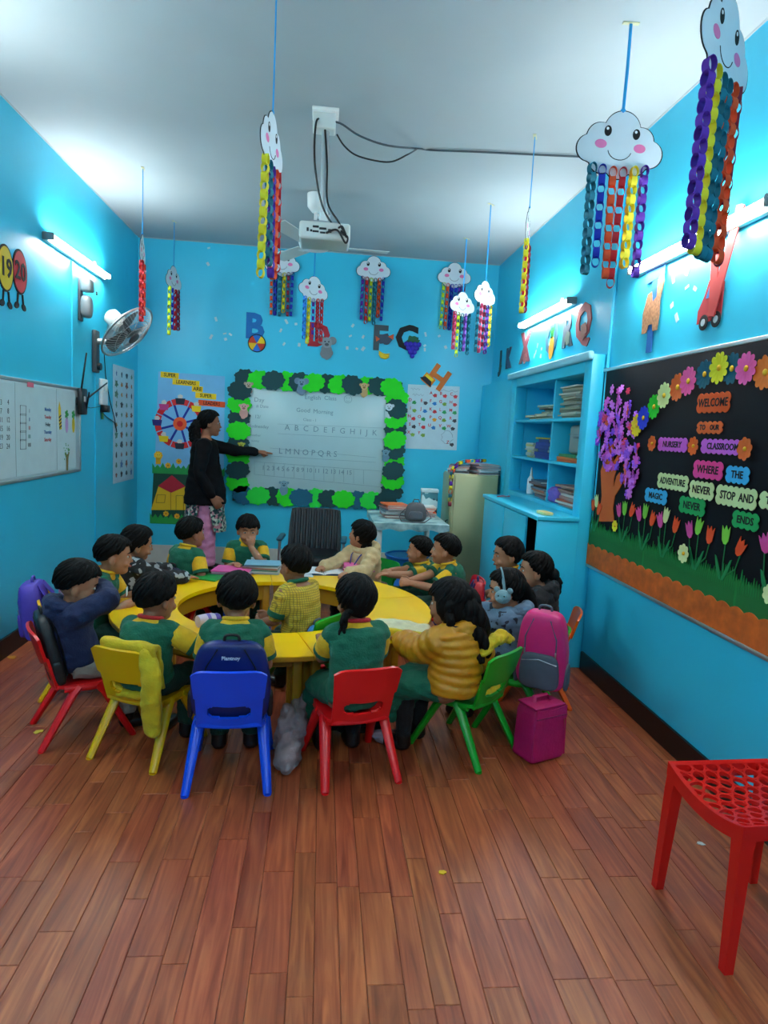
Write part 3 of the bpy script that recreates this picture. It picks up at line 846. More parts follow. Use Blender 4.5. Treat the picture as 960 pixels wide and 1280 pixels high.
def person(label, head, deg, fwd=.10, side=0.0, look=(0, 0, 0), arms=None, top='vest', hair='boy', skin=0, seat=.272,
           hs=.98, legs=True, seed=0, colors=None, group='children seated around the ring table', extra_hair=None, knee=.2, bottom=None, collar=None, drop=0.0, thick=1.0):
    """seated child; head = world head centre, deg = body heading (0 looks away down the room), look = head yaw, pitch, roll"""
    th = rad(deg); Rz = Matrix.Rotation(th, 3, 'Z'); sk = SKIN[skin]
    off = Rz @ Vector((side, fwd, 0)); root = Vector((head[0] - off.x, head[1] - off.y, 0))
    t = E('person', label, 'person', root, (0, 0, th), group)
    Hc = Vector((side, fwd, head[2])); P = Vector((0, 0, seat + .082))
    HR = Matrix.Rotation(rad(look[0]), 3, 'Z') @ Matrix.Rotation(rad(look[1]), 3, 'X') @ Matrix.Rotation(rad(look[2]), 3, 'Y')
    HM = Matrix.Translation(Hc) @ HR.to_4x4()
    lean = Vector((side, fwd, .4)).normalized()
    N = Hc + HR @ Vector((0, -.022, -.035)) * hs - lean * .062
    M = (P + N) * .5 + Vector((0, -.018, 0))
    info = dict(root=t, HM=HM, hs=hs, P=P, N=N)
    g = G()
    torso(g, P, M, N, .93)
    g.tube([N - Vector((0, 0, .03)), N + Vector((0, 0, .02)), Hc + HR @ Vector((0, -.015, -.04)) * hs], [.042, .034, .036], 14, round_ends=True)
    def H_(rx, ry, rz, c, e=1.0): g.sup(rx * hs, ry * hs, rz * hs, HM @ (Vector(c) * hs), e, e, HR, 22, 14)
    H_(.0735, .089, .086, (0, -.008, .02)); H_(.062, .064, .078, (0, .02, -.028)); H_(.036, .034, .026, (0, .044, -.08))
    H_(.010, .014, .010, (0, .088, -.028)); H_(.007, .012, .02, (0, .082, -.012)); H_(.024, .02, .018, (.032, .062, -.04)); H_(.024, .02, .018, (-.032, .062, -.04))
    for s in (-1, 1): H_(.009, .017, .024, (s * .074, -.008, -.018)); H_(.008, .009, .011, (s * .072, -.002, -.036))
    H_(.018, .008, .006, (0, .08, -.055))
    sp = []
    A = arms or {}
    aL, bL = .165, .150
    for s, key in ((-1, 'l'), (1, 'r')):
        a = A.get(key, {}) ; S = N + Vector((s * .106, -.004, -.038))
        W = a.get('at', Vector((s * .09, .2, .41)))
        if a.get('world'): W = Rz.inverted() @ (Vector(W) - root)
        if a.get('head'): W = HM @ (Vector(W) * hs)
        El, W = ik(S, W, aL, bL, a.get('pole', (s * .35, -.35, -1)))
        g.tube([S + Vector((-s * .04, 0, 0)), S, lerpv(S, El, .5), El, lerpv(El, W, .5), W], [.036, .038, .034, .03, .028, .021], 12, round_ends=True)
        dv = Vector(a.get('dir', (W - El))); 
        hand(g, W + (W - El).normalized() * .008, dv, a.get('palm', (0, 0, -1)), 1.0, s, a.get('pose', 'relax'))
        sp.append((s, S, El, W))
    lp = []
    for s in (-1, 1):
        hp = P + Vector((s * .055, .0, -.02)); kn = Vector((s * .075, knee, seat + .052)); an = Vector((s * .072, knee + .005, .075))
        g.tube([hp, lerpv(hp, kn, .5), kn, lerpv(kn, an, .4), an], [.056, .052, .043, .04, .026], 12, round_ends=True)
        g.sup(.028, .065, .024, an + Vector((0, .035, -.045)), .8, .8, None, 14, 8)
        lp.append((s, hp, kn, an))
    body = O('body', remesh(g, .0056, 2), sk, t)
    info['arms'] = sp
    # eyes, brows, mouth
    for s in (-1, 1):
        e = O('eye', G().sup(.0115 * hs, .006 * hs, .0065 * hs, HM @ (Vector((s * .029, .0715, .0)) * hs), 1, 1, HR, 14, 8), EYEW, t)
        O('iris', G().sup(.0062 * hs, .004 * hs, .0062 * hs, HM @ (Vector((s * .029, .0755, .0)) * hs), 1, 1, HR, 12, 8), IRIS, e)
        O('eyebrow', G().tube([HM @ (Vector((s * x, y, z)) * hs) for x, y, z in ((.012, .083, .019), (.028, .08, .024), (.046, .068, .019))], [.0022, .003, .0015], 6, round_ends=True), HAIR, t)
    O('lips', G().tube([HM @ (Vector((x, y, z)) * hs) for x, y, z in ((-.019, .082, -.056), (0, .0895, -.057), (.019, .082, -.056))], [(.002, .0035), (.004, .006), (.002, .0035)], 8, round_ends=True), LIP, t)
    # hair
    g = G(); hair_cap(g, HM, hs, hair, seed * 3.7, thick, drop)
    if extra_hair: extra_hair(g, HM, hs)
    O('hair', g, HAIR, t, sharp=None)
    # clothes
    c = colors or {}
    pm = bottom or DGRN
    g = G()
    if bottom != 'skirt':
        for s, hp, kn, an in lp:
            g.tube([hp + Vector((0, -.03, .01)), lerpv(hp, kn, .5), kn, lerpv(kn, an, .45), an], [.066, .062, .055, .05, .044], 14, round_ends=False)
            g.sup(.055, .055, .052, kn, 1, 1, None, 14, 8)
        torso(g, P, M, N, 1.02, .008, -.2, .1)
        O('trousers', wrinkle(remesh(g, .009, 2), .006, 28, seed), pm, t)
    else:
        g.tube([P + Vector((0, -.02, .03)), P + Vector((0, .03, -.0)), Vector((0, knee * .6, seat + .062)), Vector((0, knee + .02, seat + .045)), Vector((0, knee + .07, seat - .06)), Vector((0, knee + .075, seat - .13))],
               [(.10, .085), (.125, .09), (.15, .075), (.165, .085), (.17, .07), (.175, .06)], 22, up=(0, 0, 1))
        gl = G()
        for s, hp, kn, an in lp: gl.tube([kn + Vector((0, -.08, .0)), kn, lerpv(kn, an, .45), an + Vector((0, 0, -.02))], [.05, .048, .045, .034], 14, round_ends=True)
        O('leggings', gl, BLKC_, t)
        O('skirt', wrinkle(remesh(g, .009, 3), .009, 24, seed), VEST, t)
    for s, hp, kn, an in lp:
        g = G().sup(.036, .078, .03, an + Vector((0, .04, -.047)), .7, .75, None, 16, 10)
        g.tube([an + Vector((0, -.005, -.05)), an + Vector((0, 0, .01))], [.036, .036], 12)
        O('shoe', g, SHOE, t)
    if top == 'vest':
        g = torso(G(), P, M, N, 1.03, .016, -.1, .96, n=28)
        for s, S, El, W in sp: g.tube([N + Vector((s * .035, -.004, -.022)), S + Vector((-s * .012, 0, .0)), lerpv(S, El, .12)], [.036, .05, .05], 14, round_ends=True)
        O('vest', wrinkle(remesh(g, .008, 2), .006, 24, seed), c.get('vest', VEST), t)
        g = torso(G(), P, M, N, .9, .006, .86, 1.03, n=24)
        O('shirt_yoke', g, c.get('shirt', MUST), t)
        for s, S, El, W in sp:
            e = lerpv(S, El, .72)
            o = O('sleeve', G().tube([S, lerpv(S, El, .15), lerpv(S, El, .4), e], [.036, .047, .05, .05], 16, round_ends=False), c.get('shirt', MUST), t)
            O('cuff', G().tube([lerpv(S, El, .66), lerpv(S, El, .78)], [.0525, .0515], 16), c.get('vest', VEST), o)
        nr = [N + Vector((.05 * math.cos(a), .047 * math.sin(a) + .003, .012 + .012 * math.sin(-a))) for a in [k * math.pi / 8 for k in range(16)]]
        O('collar', G().tube(nr, .0095, 8, closed=True), collar or c.get('shirt', MUST), t)
    else:
        puff = .011 if top == 'puffer' else 0; ad = {'hoodie': .018, 'puffer': .026, 'shirt': .010}[top]
        g = torso(G(), P, M, N, 1.03, ad, -.12, .98, puff, 28)
        for s, S, El, W in sp:
            we = lerpv(El, W, .95); path, rr = [S + Vector((-s * .05, 0, -.01))], [.05 + ad]
            m_ = 24
            for i in range(m_ + 1):
                q = i / m_; p = lerpv(S, El, q * 2) if q < .5 else lerpv(El, we, q * 2 - 1)
                path.append(p); r_ = .042 - .010 * q + ad * .9 + (puff * abs(math.sin(q * math.pi * 6)) if puff else .0015 * math.sin(q * 40)); rr.append(r_)
                if top == 'shirt' and q > .36: break
            g.tube(path, rr, 16, round_ends=True)
        vm = c.get('main', MUST)
        tm = O({'hoodie': 'hoodie', 'puffer': 'puffer_jacket', 'shirt': 'shirt'}[top], wrinkle(remesh(g, .0075, 1 if puff else 2), .008 if not puff else .004, 20, seed), vm, t)
        if top == 'hoodie' or top == 'puffer':
            g = G()
            hr = [N + Vector((.085 * math.cos(a), .065 * math.sin(a) - .02, -.004 - .018 * math.sin(a))) for a in [k * math.pi / 10 for k in range(20)]]
            g.tube(hr, [(.026 + .012 * max(0, -math.sin(k * math.pi / 10))) for k in range(20)], 10, closed=True)
            g.sup(.085, .05, .05, N + Vector((0, -.075, -.03)), .8, .8, None, 18, 10)
            O('hood', wrinkle(remesh(g, .008, 2), .008, 30, seed), c.get('hood', vm), tm)
            for s, S, El, W in sp:
                O('cuff', G().tube([lerpv(El, W, .86), lerpv(El, W, .98)], [.036 + ad * .4, .034 + ad * .4], 14), c.get('cuff', vm), tm)
        else:
            nr = [N + Vector((.048 * math.cos(a), .046 * math.sin(a) + .003, .014 + .012 * math.sin(-a))) for a in [k * math.pi / 8 for k in range(16)]]
            O('collar', G().tube(nr, .012, 8, closed=True), collar or VEST, tm)
            for s, S, El, W in sp:
                O('cuff', G().tube([lerpv(S, El, .62), lerpv(S, El, .80)], [.0535, .052], 16), VEST, tm)
    return info
# ------------------------------------------------------------------ the children and their chairs
def V3(*a): return Vector(a)
def seat_of(i, back=.015):
    t = i['root']; f = Matrix.Rotation(t.rotation_euler.z, 3, 'Z') @ V3(0, back, 0)
    return t.location.x + f.x, t.location.y + f.y, math.degrees(t.rotation_euler.z)
def chair_under(i, m, label, back=.015, turn=0):
    x, y, d = seat_of(i, back); return kid_chair(x, y, d + turn, m, label)
def Hp(px, py, z):
    p = on(px, py, 2, z); return (p.x, p.y, z)
NAVY = cloth((12, 27, 66)); TAN = cloth((196, 168, 122)); BLKC = cloth((16, 17, 21)); PUFF = mat('mustard_nylon', (198, 130, 14), .45, .1, 10, .1, 60)
GREYT = cloth((150, 146, 138)); REDC = plastic((190, 24, 30))

# boy in navy hoodie hiding his face in his raised arm
navy = person('boy in navy hoodie hiding his face behind his raised arm', Hp(98, 730, .715), -62, .0, 0, (-12, -14, 0),
    {'r': dict(at=(-.05, .10, -.005), head=True, pole=(.7, .9, .35), pose='relax', dir=(-1, .1, .1), palm=(0, -1, 0)),
     'l': dict(at=(.05, .11, -.06), head=True, pole=(-.6, 1, -.2), pose='relax', dir=(1, .1, .2), palm=(0, -1, 0))},
    'hoodie', 'boy', 1, colors=dict(main=NAVY), bottom=GREYT, seed=1, hs=1.02)
NC = chair_under(navy, C_RED, 'red moulded chair under the boy in the navy hoodie', .02, 0)
# boy in vest on the yellow chair
vl = person('boy in green vest reaching over the table from the yellow chair', Hp(196, 747, .705), -24, .065, 0, (-14, -6, 0),
    {'r': dict(at=V3(-.45, 3.03, .535), world=True, pose='flat', pole=(.6, -.6, -.6), palm=(0, 0, -1)), 'l': dict(at=V3(-.80, 3.22, .52), world=True, pose='flat')}, 'vest', 'boy', 0, seed=2, collar=cloth((190, 30, 30)), hs=1.0)
kid_chair(-.735, 2.965, -23, C_YEL, 'yellow moulded chair with a yellow jacket hung over its back')
# boy on the blue chair
vc = person('boy in green vest sitting with his back to us on the blue chair', Hp(296, 747, .747), 3, .09, 0, (4, -4, 2),
    None, 'vest', 'boy', 0, seed=3, hs=1.0)
kid_chair(-.34, 2.745, 3, C_BLUE, 'blue moulded chair with a navy backpack hung on it')
# girl on the red chair
def tail(g, HM, hs):
    locks(g, HM, hs, [(-.05, -.05, -.02), (-.085, -.06, -.05), (-.095, -.055, -.12)], .014, 5, 6, .012)
rg = person('girl in green vest with a red collar on the red chair', Hp(444, 750, .765), 14, .035, 0, (12, -3, -3),
    {'l': dict(at=V3(.03, 2.96, .52), world=True, pose='relax')}, 'vest', 'girl', 0, seed=4, collar=cloth((176, 20, 34)), extra_hair=tail, thick=1.4, hs=1.0, bottom='skirt')
kid_chair(.173, 2.795, 15.6, C_RED, 'red moulded chair under the girl with the red collar')
# girl in mustard puffer jacket
def curls(g, HM, hs):
    locks(g, HM, hs, [(0, -.07, .05), (.0, -.115, -.04), (.01, -.12, -.15), (0, -.115, -.24)], .027, 11, 16, .062, .011)
    for s in (-1, 1): locks(g, HM, hs, [(s * .06, -.02, .04), (s * .088, -.025, -.05), (s * .085, -.04, -.17)], .02, 20 + s, 6, .02, .009)
pg = person('long-haired girl in a mustard puffer jacket and green skirt', Hp(562, 754, .725), 52, .05, .02, (8, -4, 0),
    {'l': dict(at=V3(.42, 3.05, .50), world=True, pose='relax'), 'r': dict(at=(.17, .03, .345), pole=(.6, -.8, -.2), pose='relax', dir=(0, .4, -1), palm=(-1, 0, 0))},
    'puffer', 'bob', 0, colors=dict(main=PUFF, hood=PUFF), seed=5, extra_hair=curls, bottom='skirt', thick=1.8, drop=.02, hs=1.02)
kid_chair(.735, 2.985, 44, C_GRN, 'green moulded chair under the girl in the mustard jacket')
O('hood_lining', G().sheet(lambda u, v: tuple(pg['N'] + V3(.10 * math.cos(math.pi * (1.05 + .9 * u)), .085 * math.sin(math.pi * (1.05 + .9 * u)) - .02, -.02 + .045 * v)), 14, 3, .012), blotch_mat('navy_print', ((18, 24, 44), (18, 24, 44), (110, 120, 140)), 50), pg['root'])
# girl with headband and plush ear muff
def longb(g, HM, hs):
    locks(g, HM, hs, [(0, -.07, .04), (.02, -.115, -.05), (.03, -.12, -.16), (.03, -.12, -.27)], .024, 31, 12, .04, .006)
hb = person('girl in grey-blue hoodie wearing a plush bear headband', Hp(632, 737, .705), 62, .06, 0, (20, -8, 0),
    {'l': dict(at=V3(.70, 3.38, .52), world=True, pose='relax'), 'r': dict(at=V3(.74, 3.56, .53), world=True, pose='relax')}, 'hoodie', 'girl', 1, colors=dict(main=GREYPRINT, hood=cloth((92, 116, 138))), seed=6, extra_hair=longb, bottom=BLKC, thick=1.3)
chair_under(hb, C_GRN, 'green moulded chair with the pink backpack hung on it', -.05, 2)
BEAR = mat('plush_blue_grey', (112, 150, 158), .95, .1, 40, .5, 200, sheen=.4)
ht = E('headband', 'pale blue-grey headband with a plush bear over the ear', 'headband', hb['root'].location, hb['root'].rotation_euler)
HM, hs = hb['HM'], hb['hs']
O('band', G().tube([HM @ (V3(.094 * math.cos(a), .018, .112 * math.sin(a)) * hs) for a in [math.pi * (-.08 + 1.16 * k / 20) for k in range(21)]], [(.013, .005)] * 21, 8, up=(0, 1, 0), round_ends=True), BEAR, ht)
bc = HM @ (V3(-.098, .028, -.012) * hs)
b_ = O('bear_head', G().sup(.03, .042, .037, bc, 1, 1, None, 18, 12).sup(.016, .02, .016, bc + V3(-.02, .01, -.012), 1, 1, None, 12, 8), BEAR, ht)
for dy in (-.034, .034): O('bear_ear', G().sup(.012, .016, .016, bc + V3(0, dy, .034), 1, 1, None, 12, 8), BEAR, b_)
for dy in (-.012, .018): O('bear_eye', G().sup(.004, .004, .004, bc + V3(-.028, dy, .008), 1, 1, None, 8, 6), INK, b_)
O('hair_bow', G().sup(.012, .02, .012, HM @ (V3(.05, -.09, .03) * hs), 1, 1, None, 12, 8).sup(.016, .012, .014, HM @ (V3(.07, -.08, .035) * hs), 1, 1, None, 12, 8), cloth((214, 120, 140)), ht)
# two girls by the cupboard
dk = person('dark-haired girl in a black jacket beside the cyan cupboard', Hp(668, 713, .742), 72, .05, 0, (10, 0, 0),
    {'l': dict(at=V3(1.06, 3.55, .42), world=True, pose='relax'), 'r': dict(at=V3(1.06, 3.72, .42), world=True, pose='relax')}, 'hoodie', 'girl', 1, colors=dict(main=BLKC), seed=7, bottom=BLKC,
    extra_hair=lambda g, HM, hs: (g.sup(.04, .035, .04, HM @ (V3(0, -.115, -.02) * hs), 1, 1, None, 14, 8), locks(g, HM, hs, [(0, -.11, -.02), (0, -.15, -.06), (0, -.15, -.14)], .02, 3, 7, .02)))
chair_under(dk, C_ORG, 'orange moulded chair under the girl in the black jacket', 0)
d2 = person('girl mostly hidden behind the girl in the black jacket', Hp(634, 693, .772), 80, .01, 0, (12, -6, 0),
    {'l': dict(at=V3(1.02, 3.95, .44), world=True, pose='relax'), 'r': dict(at=V3(1.02, 4.12, .44), world=True, pose='relax')}, 'vest', 'girl', 1, seed=8, bottom='skirt')
chair_under(d2, C_YEL, 'yellow moulded chair close beside the cyan cupboard', .03)
# two boys on the far side
br = person('boy in green vest with clasped hands gazing toward the teacher', Hp(556, 687, .722), 92, .06, 0, (-16, 3, 0),
    {'l': dict(at=V3(.62, 4.20, .515), world=True, pose='curl', dir=(-.2, 1, 0), palm=(1, 0, -.3)), 'r': dict(at=V3(.62, 4.27, .515), world=True, pose='curl', dir=(.2, 1, 0), palm=(-1, 0, -.3))}, 'vest', 'boy', 1, seed=9)
chair_under(br, C_RED, 'red moulded chair under the boy with clasped hands')
b2p = on(524, 688, 1, 4.68)
b2 = person('boy in green half seen behind the boy with clasped hands', (b2p.x, b2p.y, b2p.z + .0), 96, .05, 0, (-20, 2, 0),
    {'l': dict(at=V3(.44, 4.42, .515), world=True, pose='relax'), 'r': dict(at=V3(.46, 4.52, .515), world=True, pose='relax')}, 'vest', 'boy', 1, seed=10, hs=.93, seat=.262)
chair_under(b2, C_BLUE, 'blue moulded chair next to the marble cloth table')
# child in cream top looking round at the board
def bobx(g, HM, hs): locks(g, HM, hs, [(0, -.05, .0), (0, -.07, -.06), (0, -.06, -.10)], .022, 41, 7, .045, .004)
cr = person('girl in cream sweater turning to look at the whiteboard', Hp(452, 668, .745), 128, .06, 0, (-66, 12, 0),
    {'r': dict(at=V3(.05, 4.62, .52), world=True, pose='relax', pole=(.6, .2, -.8)), 'l': dict(at=V3(.22, 4.42, .52), world=True, pose='relax')}, 'hoodie', 'bob', 1, colors=dict(main=TAN), seed=11, extra_hair=bobx, bottom=BLKC, hs=.95)
chair_under(cr, C_GRN, 'green moulded chair under the girl in the cream sweater', 0)
LAN = cloth((30, 50, 130))
O('lanyard', G().tube([cr['N'] + V3(x, y, z) for x, y, z in ((-.05, .0, .01), (-.045, .075, -.05), (-.012, .117, -.14), (.012, .117, -.14), (.045, .075, -.05), (.05, .0, .01))], [(.007, .002)] * 6, 6), LAN, cr['root'])
# boy inside the ring
pb = person('boy in yellow plaid shirt seated inside the ring of tables', Hp(369, 706, .755), 48, .05, 0, (-8, -4, 0),
    {'l': dict(at=(-.10, .20, .42), pose='curl', palm=(1, 0, 0)), 'r': dict(at=(.0, .23, .44), pose='curl', palm=(-1, 0, 0))}, 'shirt', 'boy', 0, colors=dict(main=PLAID), seed=12)
chair_under(pb, C_GRN, 'green moulded chair inside the ring of tables', -.01, 6)
# boy facing us, hand at his mouth
fc = person('boy facing us with his hand at his mouth', Hp(310, 662, .745), 186, .07, 0, (6, -10, 0),
    {'l': dict(at=(-.018, .105, -.105), head=True, pose='curl', pole=(-.5, .4, -1), dir=(.15, .1, 1), palm=(0, -1, 0)), 'r': dict(at=(.09, .21, .515), pose='relax')}, 'vest', 'fringe', 1, seed=13, hs=.95)
chair_under(fc, C_BLUE, 'blue moulded chair under the boy with his hand at his mouth')
O('badge', G().rbox(.03, .004, .035, fc['N'] + V3(-.045, .098, -.115), .002), paper((220, 226, 228)), fc['root'])
# boy turned to the teacher
vb = person('boy in green vest turned round toward the teacher', Hp(239, 666, .745), -38, .03, 0, (-12, 2, 0),
    {'r': dict(at=(.14, .08, .36), pose='relax', pole=(.6, -.8, -.2), palm=(-1, 0, 0)), 'l': dict(at=(-.13, .12, .37), pose='relax', palm=(1, 0, 0))}, 'vest', 'boy', 0, seed=14, hs=.98)
chair_under(vb, C_RED, 'red moulded chair under the boy turned toward the teacher', -.01)
# child in black printed hoodie
bk = person('child in black and white printed hoodie leaning on the table', Hp(172, 679, .735), -52, .09, 0, (-14, -10, 8),
    {'r': dict(at=V3(-.84, 4.18, .515), world=True, pose='flat'), 'l': dict(at=V3(-.98, 4.36, .52), world=True, pose='relax')}, 'hoodie', 'girl', 1, colors=dict(main=BWHOOD), seed=15, bottom=BLKC, thick=1.3)
chair_under(bk, C_YEL, 'yellow moulded chair with the pink bag hung on it', .0)
# boy in profile at the left of the ring
pr = person('boy in green vest with yellow sleeves watching in profile', Hp(143, 694, .75), -84, .12, 0, (8, -4, 0),
    {'r': dict(at=V3(-.97, 3.62, .515), world=True, pose='relax'), 'l': dict(at=V3(-.96, 3.80, .515), world=True, pose='relax')}, 'vest', 'boy', 1, seed=16)
chair_under(pr, C_YEL, 'yellow moulded chair with the purple bag hung on it', -.02, 4)
O('badge', G().rbox(.035, .004, .05, pr['N'] + V3(-.04, .10, -.12), .002), paper((220, 226, 228)), pr['root'])

# ------------------------------------------------------------------ the teacher
def teacher():
    fx = on(262, 540, 1, 6.58); th = rad(-82)
    root = V3(fx.x - .03, 6.58, 0)
    t = E('person', 'woman in black blazer and pink trousers pointing at the whiteboard', 'person', root, (0, 0, th))
    Rz = Matrix.Rotation(th, 3, 'Z'); sk = SKIN[0]; k = 1.5; hs = 1.08
    Hc = V3(0, .03, 1.49); P = V3(0, 0, .90); HR = Matrix.Rotation(rad(4), 3, 'Z'); HM = Matrix.Translation(Hc) @ HR.to_4x4()
    N = V3(0, -.005, 1.345); M = (P + N) * .5 + V3(0, -.01, 0)
    g = G()
    def tor(g, kw, kd, ad, t0, t1):
        path, rr = [], []
        for q, w, d in TORSO:
            if t0 <= q <= t1: path.append(bez(P, M, N, q)); rr.append((w * kw + ad, d * kd + ad))
        g.tube(path, rr, 26, up=(0, 1, 0))
    tor(g, 1.5, 1.3, -.01, -.2, 1.1)
    g.tube([N - V3(0, 0, .04), N + V3(0, 0, .03), Hc + V3(0, -.015, -.04)], [.06, .048, .05], 16, round_ends=True)
    def H_(rx, ry, rz, c): g.sup(rx * hs, ry * hs, rz * hs, HM @ (V3(*c) * hs), 1, 1, HR, 24, 16)
    H_(.072, .089, .084, (0, -.008, .02)); H_(.058, .062, .082, (0, .022, -.032)); H_(.032, .032, .026, (0, .05, -.092))
    H_(.010, .016, .011, (0, .092, -.034)); H_(.007, .014, .026, (0, .084, -.014)); H_(.018, .008, .007, (0, .084, -.064))
    for s in (-1, 1): H_(.009, .017, .026, (s * .072, -.01, -.02))
    arms = []
    tgt = Rz.inverted() @ (on(322, 565, 1, 6.93) - root)
    for s, W, pole in ((-1, tgt, (-.2, -.2, -1)), (1, V3(.22, .07, .80), (.3, -1, 0))):
        S = N + V3(s * .162, -.01, -.06); El, W = ik(S, W, .28, .25, pole)
        g.tube([S + V3(-s * .06, 0, 0), S, lerpv(S, El, .5), El, lerpv(El, W, .5), W], [.055, .056, .05, .042, .037, .027], 14, round_ends=True)
        hand(g, W + (W - El).normalized() * .01, (W - El), (0, -.2, -1) if s < 0 else (-1, 0, 0), 1.65, s, 'point' if s < 0 else 'relax')
        arms.append((s, S, El, W))
    for s in (-1, 1):
        g.tube([V3(s * .085, 0, .9), V3(s * .09, .01, .5), V3(s * .085, -.01, .09)], [.085, .06, .04], 14, round_ends=True)
        g.sup(.04, .11, .035, V3(s * .085, .05, .045), .8, .8, None, 16, 8)
    O('body', remesh(g, .0075, 2), sk, t)
    for s in (-1, 1):
        e = O('eye', G().sup(.011 * hs, .006 * hs, .006 * hs, HM @ (V3(s * .029, .072, -.002) * hs), 1, 1, HR, 14, 8), EYEW, t)
        O('iris', G().sup(.006 * hs, .004 * hs, .006 * hs, HM @ (V3(s * .029, .0765, -.002) * hs), 1, 1, HR, 12, 8), IRIS, e)
        O('eyebrow', G().tube([HM @ (V3(s * x, y, z) * hs) for x, y, z in ((.012, .084, .017), (.028, .081, .022), (.046, .069, .016))], [.0022, .003, .0015], 6, round_ends=True), HAIR, t)
        O('shoe', G().sup(.046, .12, .04, V3(s * .085, .055, .04), .7, .7, None, 18, 10), SHOE, t)
    O('lips', G().tube([HM @ (V3(x, y, z) * hs) for x, y, z in ((-.019, .085, -.064), (0, .0925, -.065), (.019, .085, -.064))], [(.002, .004), (.0045, .007), (.002, .004)], 8, round_ends=True), LIP, t)
    g = G(); hair_cap(g, HM, hs, 'girl', 9.1, 1.0)
    g.sup(.03, .03, .035, HM @ (V3(0, -.115, -.02) * hs), 1, 1, None, 14, 8)
    locks(g, HM, hs, [(0, -.10, .0), (0, -.135, -.05), (0, -.135, -.13), (0, -.11, -.19)], .03, 2, 18, .04, .012)
    O('hair', g, HAIR, t, sharp=None)
    O('hair_clip', G().sup(.036, .012, .012, HM @ (V3(0, -.12, -.045) * hs), .6, .6, None, 12, 8), WHITE, t)
    PINK = cloth((196, 126, 160))
    g = G()
    for s in (-1, 1):
        g.tube([V3(s * .075, -.005, .86), V3(s * .09, .01, .55), V3(s * .09, .0, .28), V3(s * .09, -.005, .10)], [(.105, .11), (.10, .10), (.095, .105), (.10, .115)], 20)
    O('trousers', wrinkle(remesh(g, .012, 3), .016, 14, 3), PINK, t)
    g = G(); g.tube([V3(0, -.005, .95), V3(0, 0, .80), V3(0, 0, .62), V3(0, .005, .42)], [(.165, .135), (.185, .165), (.20, .19), (.215, .21)], 30)
    ku = wrinkle(remesh(g, .012, 3), .014, 15, 8)
    bm = bmesh.new(); bm.from_mesh(ku)          # side slit shows the trousers
    bmesh.ops.delete(bm, geom=[f for f in bm.faces if f.calc_center_median().z < .78 and f.calc_center_median().x > .02 and abs(f.calc_center_median().y + .005) < .03 + (.78 - f.calc_center_median().z) * .2], context='FACES')
    bmesh.ops.delete(bm, geom=[f for f in bm.faces if f.calc_center_median().z < .435], context='FACES')
    bm.to_mesh(ku); bm.free()
    O('floral_tunic', ku, FLORAL, t)
    BLZ = mat('black_blazer', (6, 6, 10), .85, .15, 12, .15, 90, spec=.2)
    g = G(); tor(g, 1.53, 1.55, .012, .2, .97)
    g.tube([V3(0, 0, .70), V3(0, 0, .84), V3(0, -.005, .98), V3(0, -.008, 1.08)], [(.21, .205), (.205, .195), (.172, .165), (.165, .15)], 28)
    for s, S, El, W in arms:
        we = lerpv(El, W, .94)
        g.tube([S + V3(-s * .07, 0, -.01), S, lerpv(S, El, .5), El, lerpv(El, we, .5), we], [.07, .073, .066, .058, .052, .046], 18, round_ends=True)
    bz = O('blazer', wrinkle(remesh(g, .010, 3), .010, 12, 4), BLZ, t)
    for s in (-1, 1): O('lapel', G().sheet(lambda u, v: (s * (.012 + .07 * v * (1 - u * .8) + .045 * v), .10 + .035 * u - .05 * v * v + .004, 1.0 + .30 * v - .02 * u), 4, 6, .006), BLZ, bz)
    nb = N + V3(0, 0, -.0)
    O('neck_chain', G().tube([nb + V3(.06 * math.cos(a), .075 * math.sin(a) + .02, -.02 - .05 * math.sin(a)) for a in [math.pi * q / 10 for q in range(11)]], .003, 6), metal((200, 160, 60)), t)
    return t
teacher()
# ------------------------------------------------------------------ things on the walls
def scallop(w, h, r):
    """label card outline: straight-ish long sides made of shallow bumps"""
    P = []; nx = max(3, round(w / (2.6 * r))); ny = max(2, round(h / (2.6 * r)))
    def edge(a, b, n, nrm):
        for i in range(n):
            for k in range(5):
                t = (i + k / 5) / n; s = math.sin(math.pi * k / 5) * r * .55
                P.append((a[0] + (b[0] - a[0]) * t + nrm[0] * s, a[1] + (b[1] - a[1]) * t + nrm[1] * s))
    x, y = w / 2 - r * .4, h / 2 - r * .4
    edge((-x, -y), (x, -y), nx, (0, -1)); edge((x, -y), (x, y), ny, (1, 0)); edge((x, y), (-x, y), nx, (0, 1)); edge((-x, y), (-x, -y), ny, (-1, 0))
    return P
def petal(R, n=11, d=.2, ph=0.0):
    return [(R * (1 - d + d * abs(math.cos(n * a / 2 + ph)) ** .6) * math.cos(a), R * (1 - d + d * abs(math.cos(n * a / 2 + ph)) ** .6) * math.sin(a)) for a in [2 * math.pi * k / (n * 6) for k in range(n * 6)]]
def blob(R, seed, n=22, amp=.22, fx=1.0):
    rr = random.Random(seed); ph = [rr.uniform(0, 6.28) for _ in range(3)]
    return [(fx * R * (1 + amp * .5 * math.sin(5 * a + ph[0]) + amp * .3 * math.sin(3 * a + ph[1]) + amp * .35 * math.sin(9 * a + ph[2])) * math.cos(a),
             R * (1 + amp * .5 * math.sin(5 * a + ph[0]) + amp * .3 * math.sin(3 * a + ph[1]) + amp * .35 * math.sin(9 * a + ph[2])) * math.sin(a)) for a in [2 * math.pi * k / n for k in range(n)]]
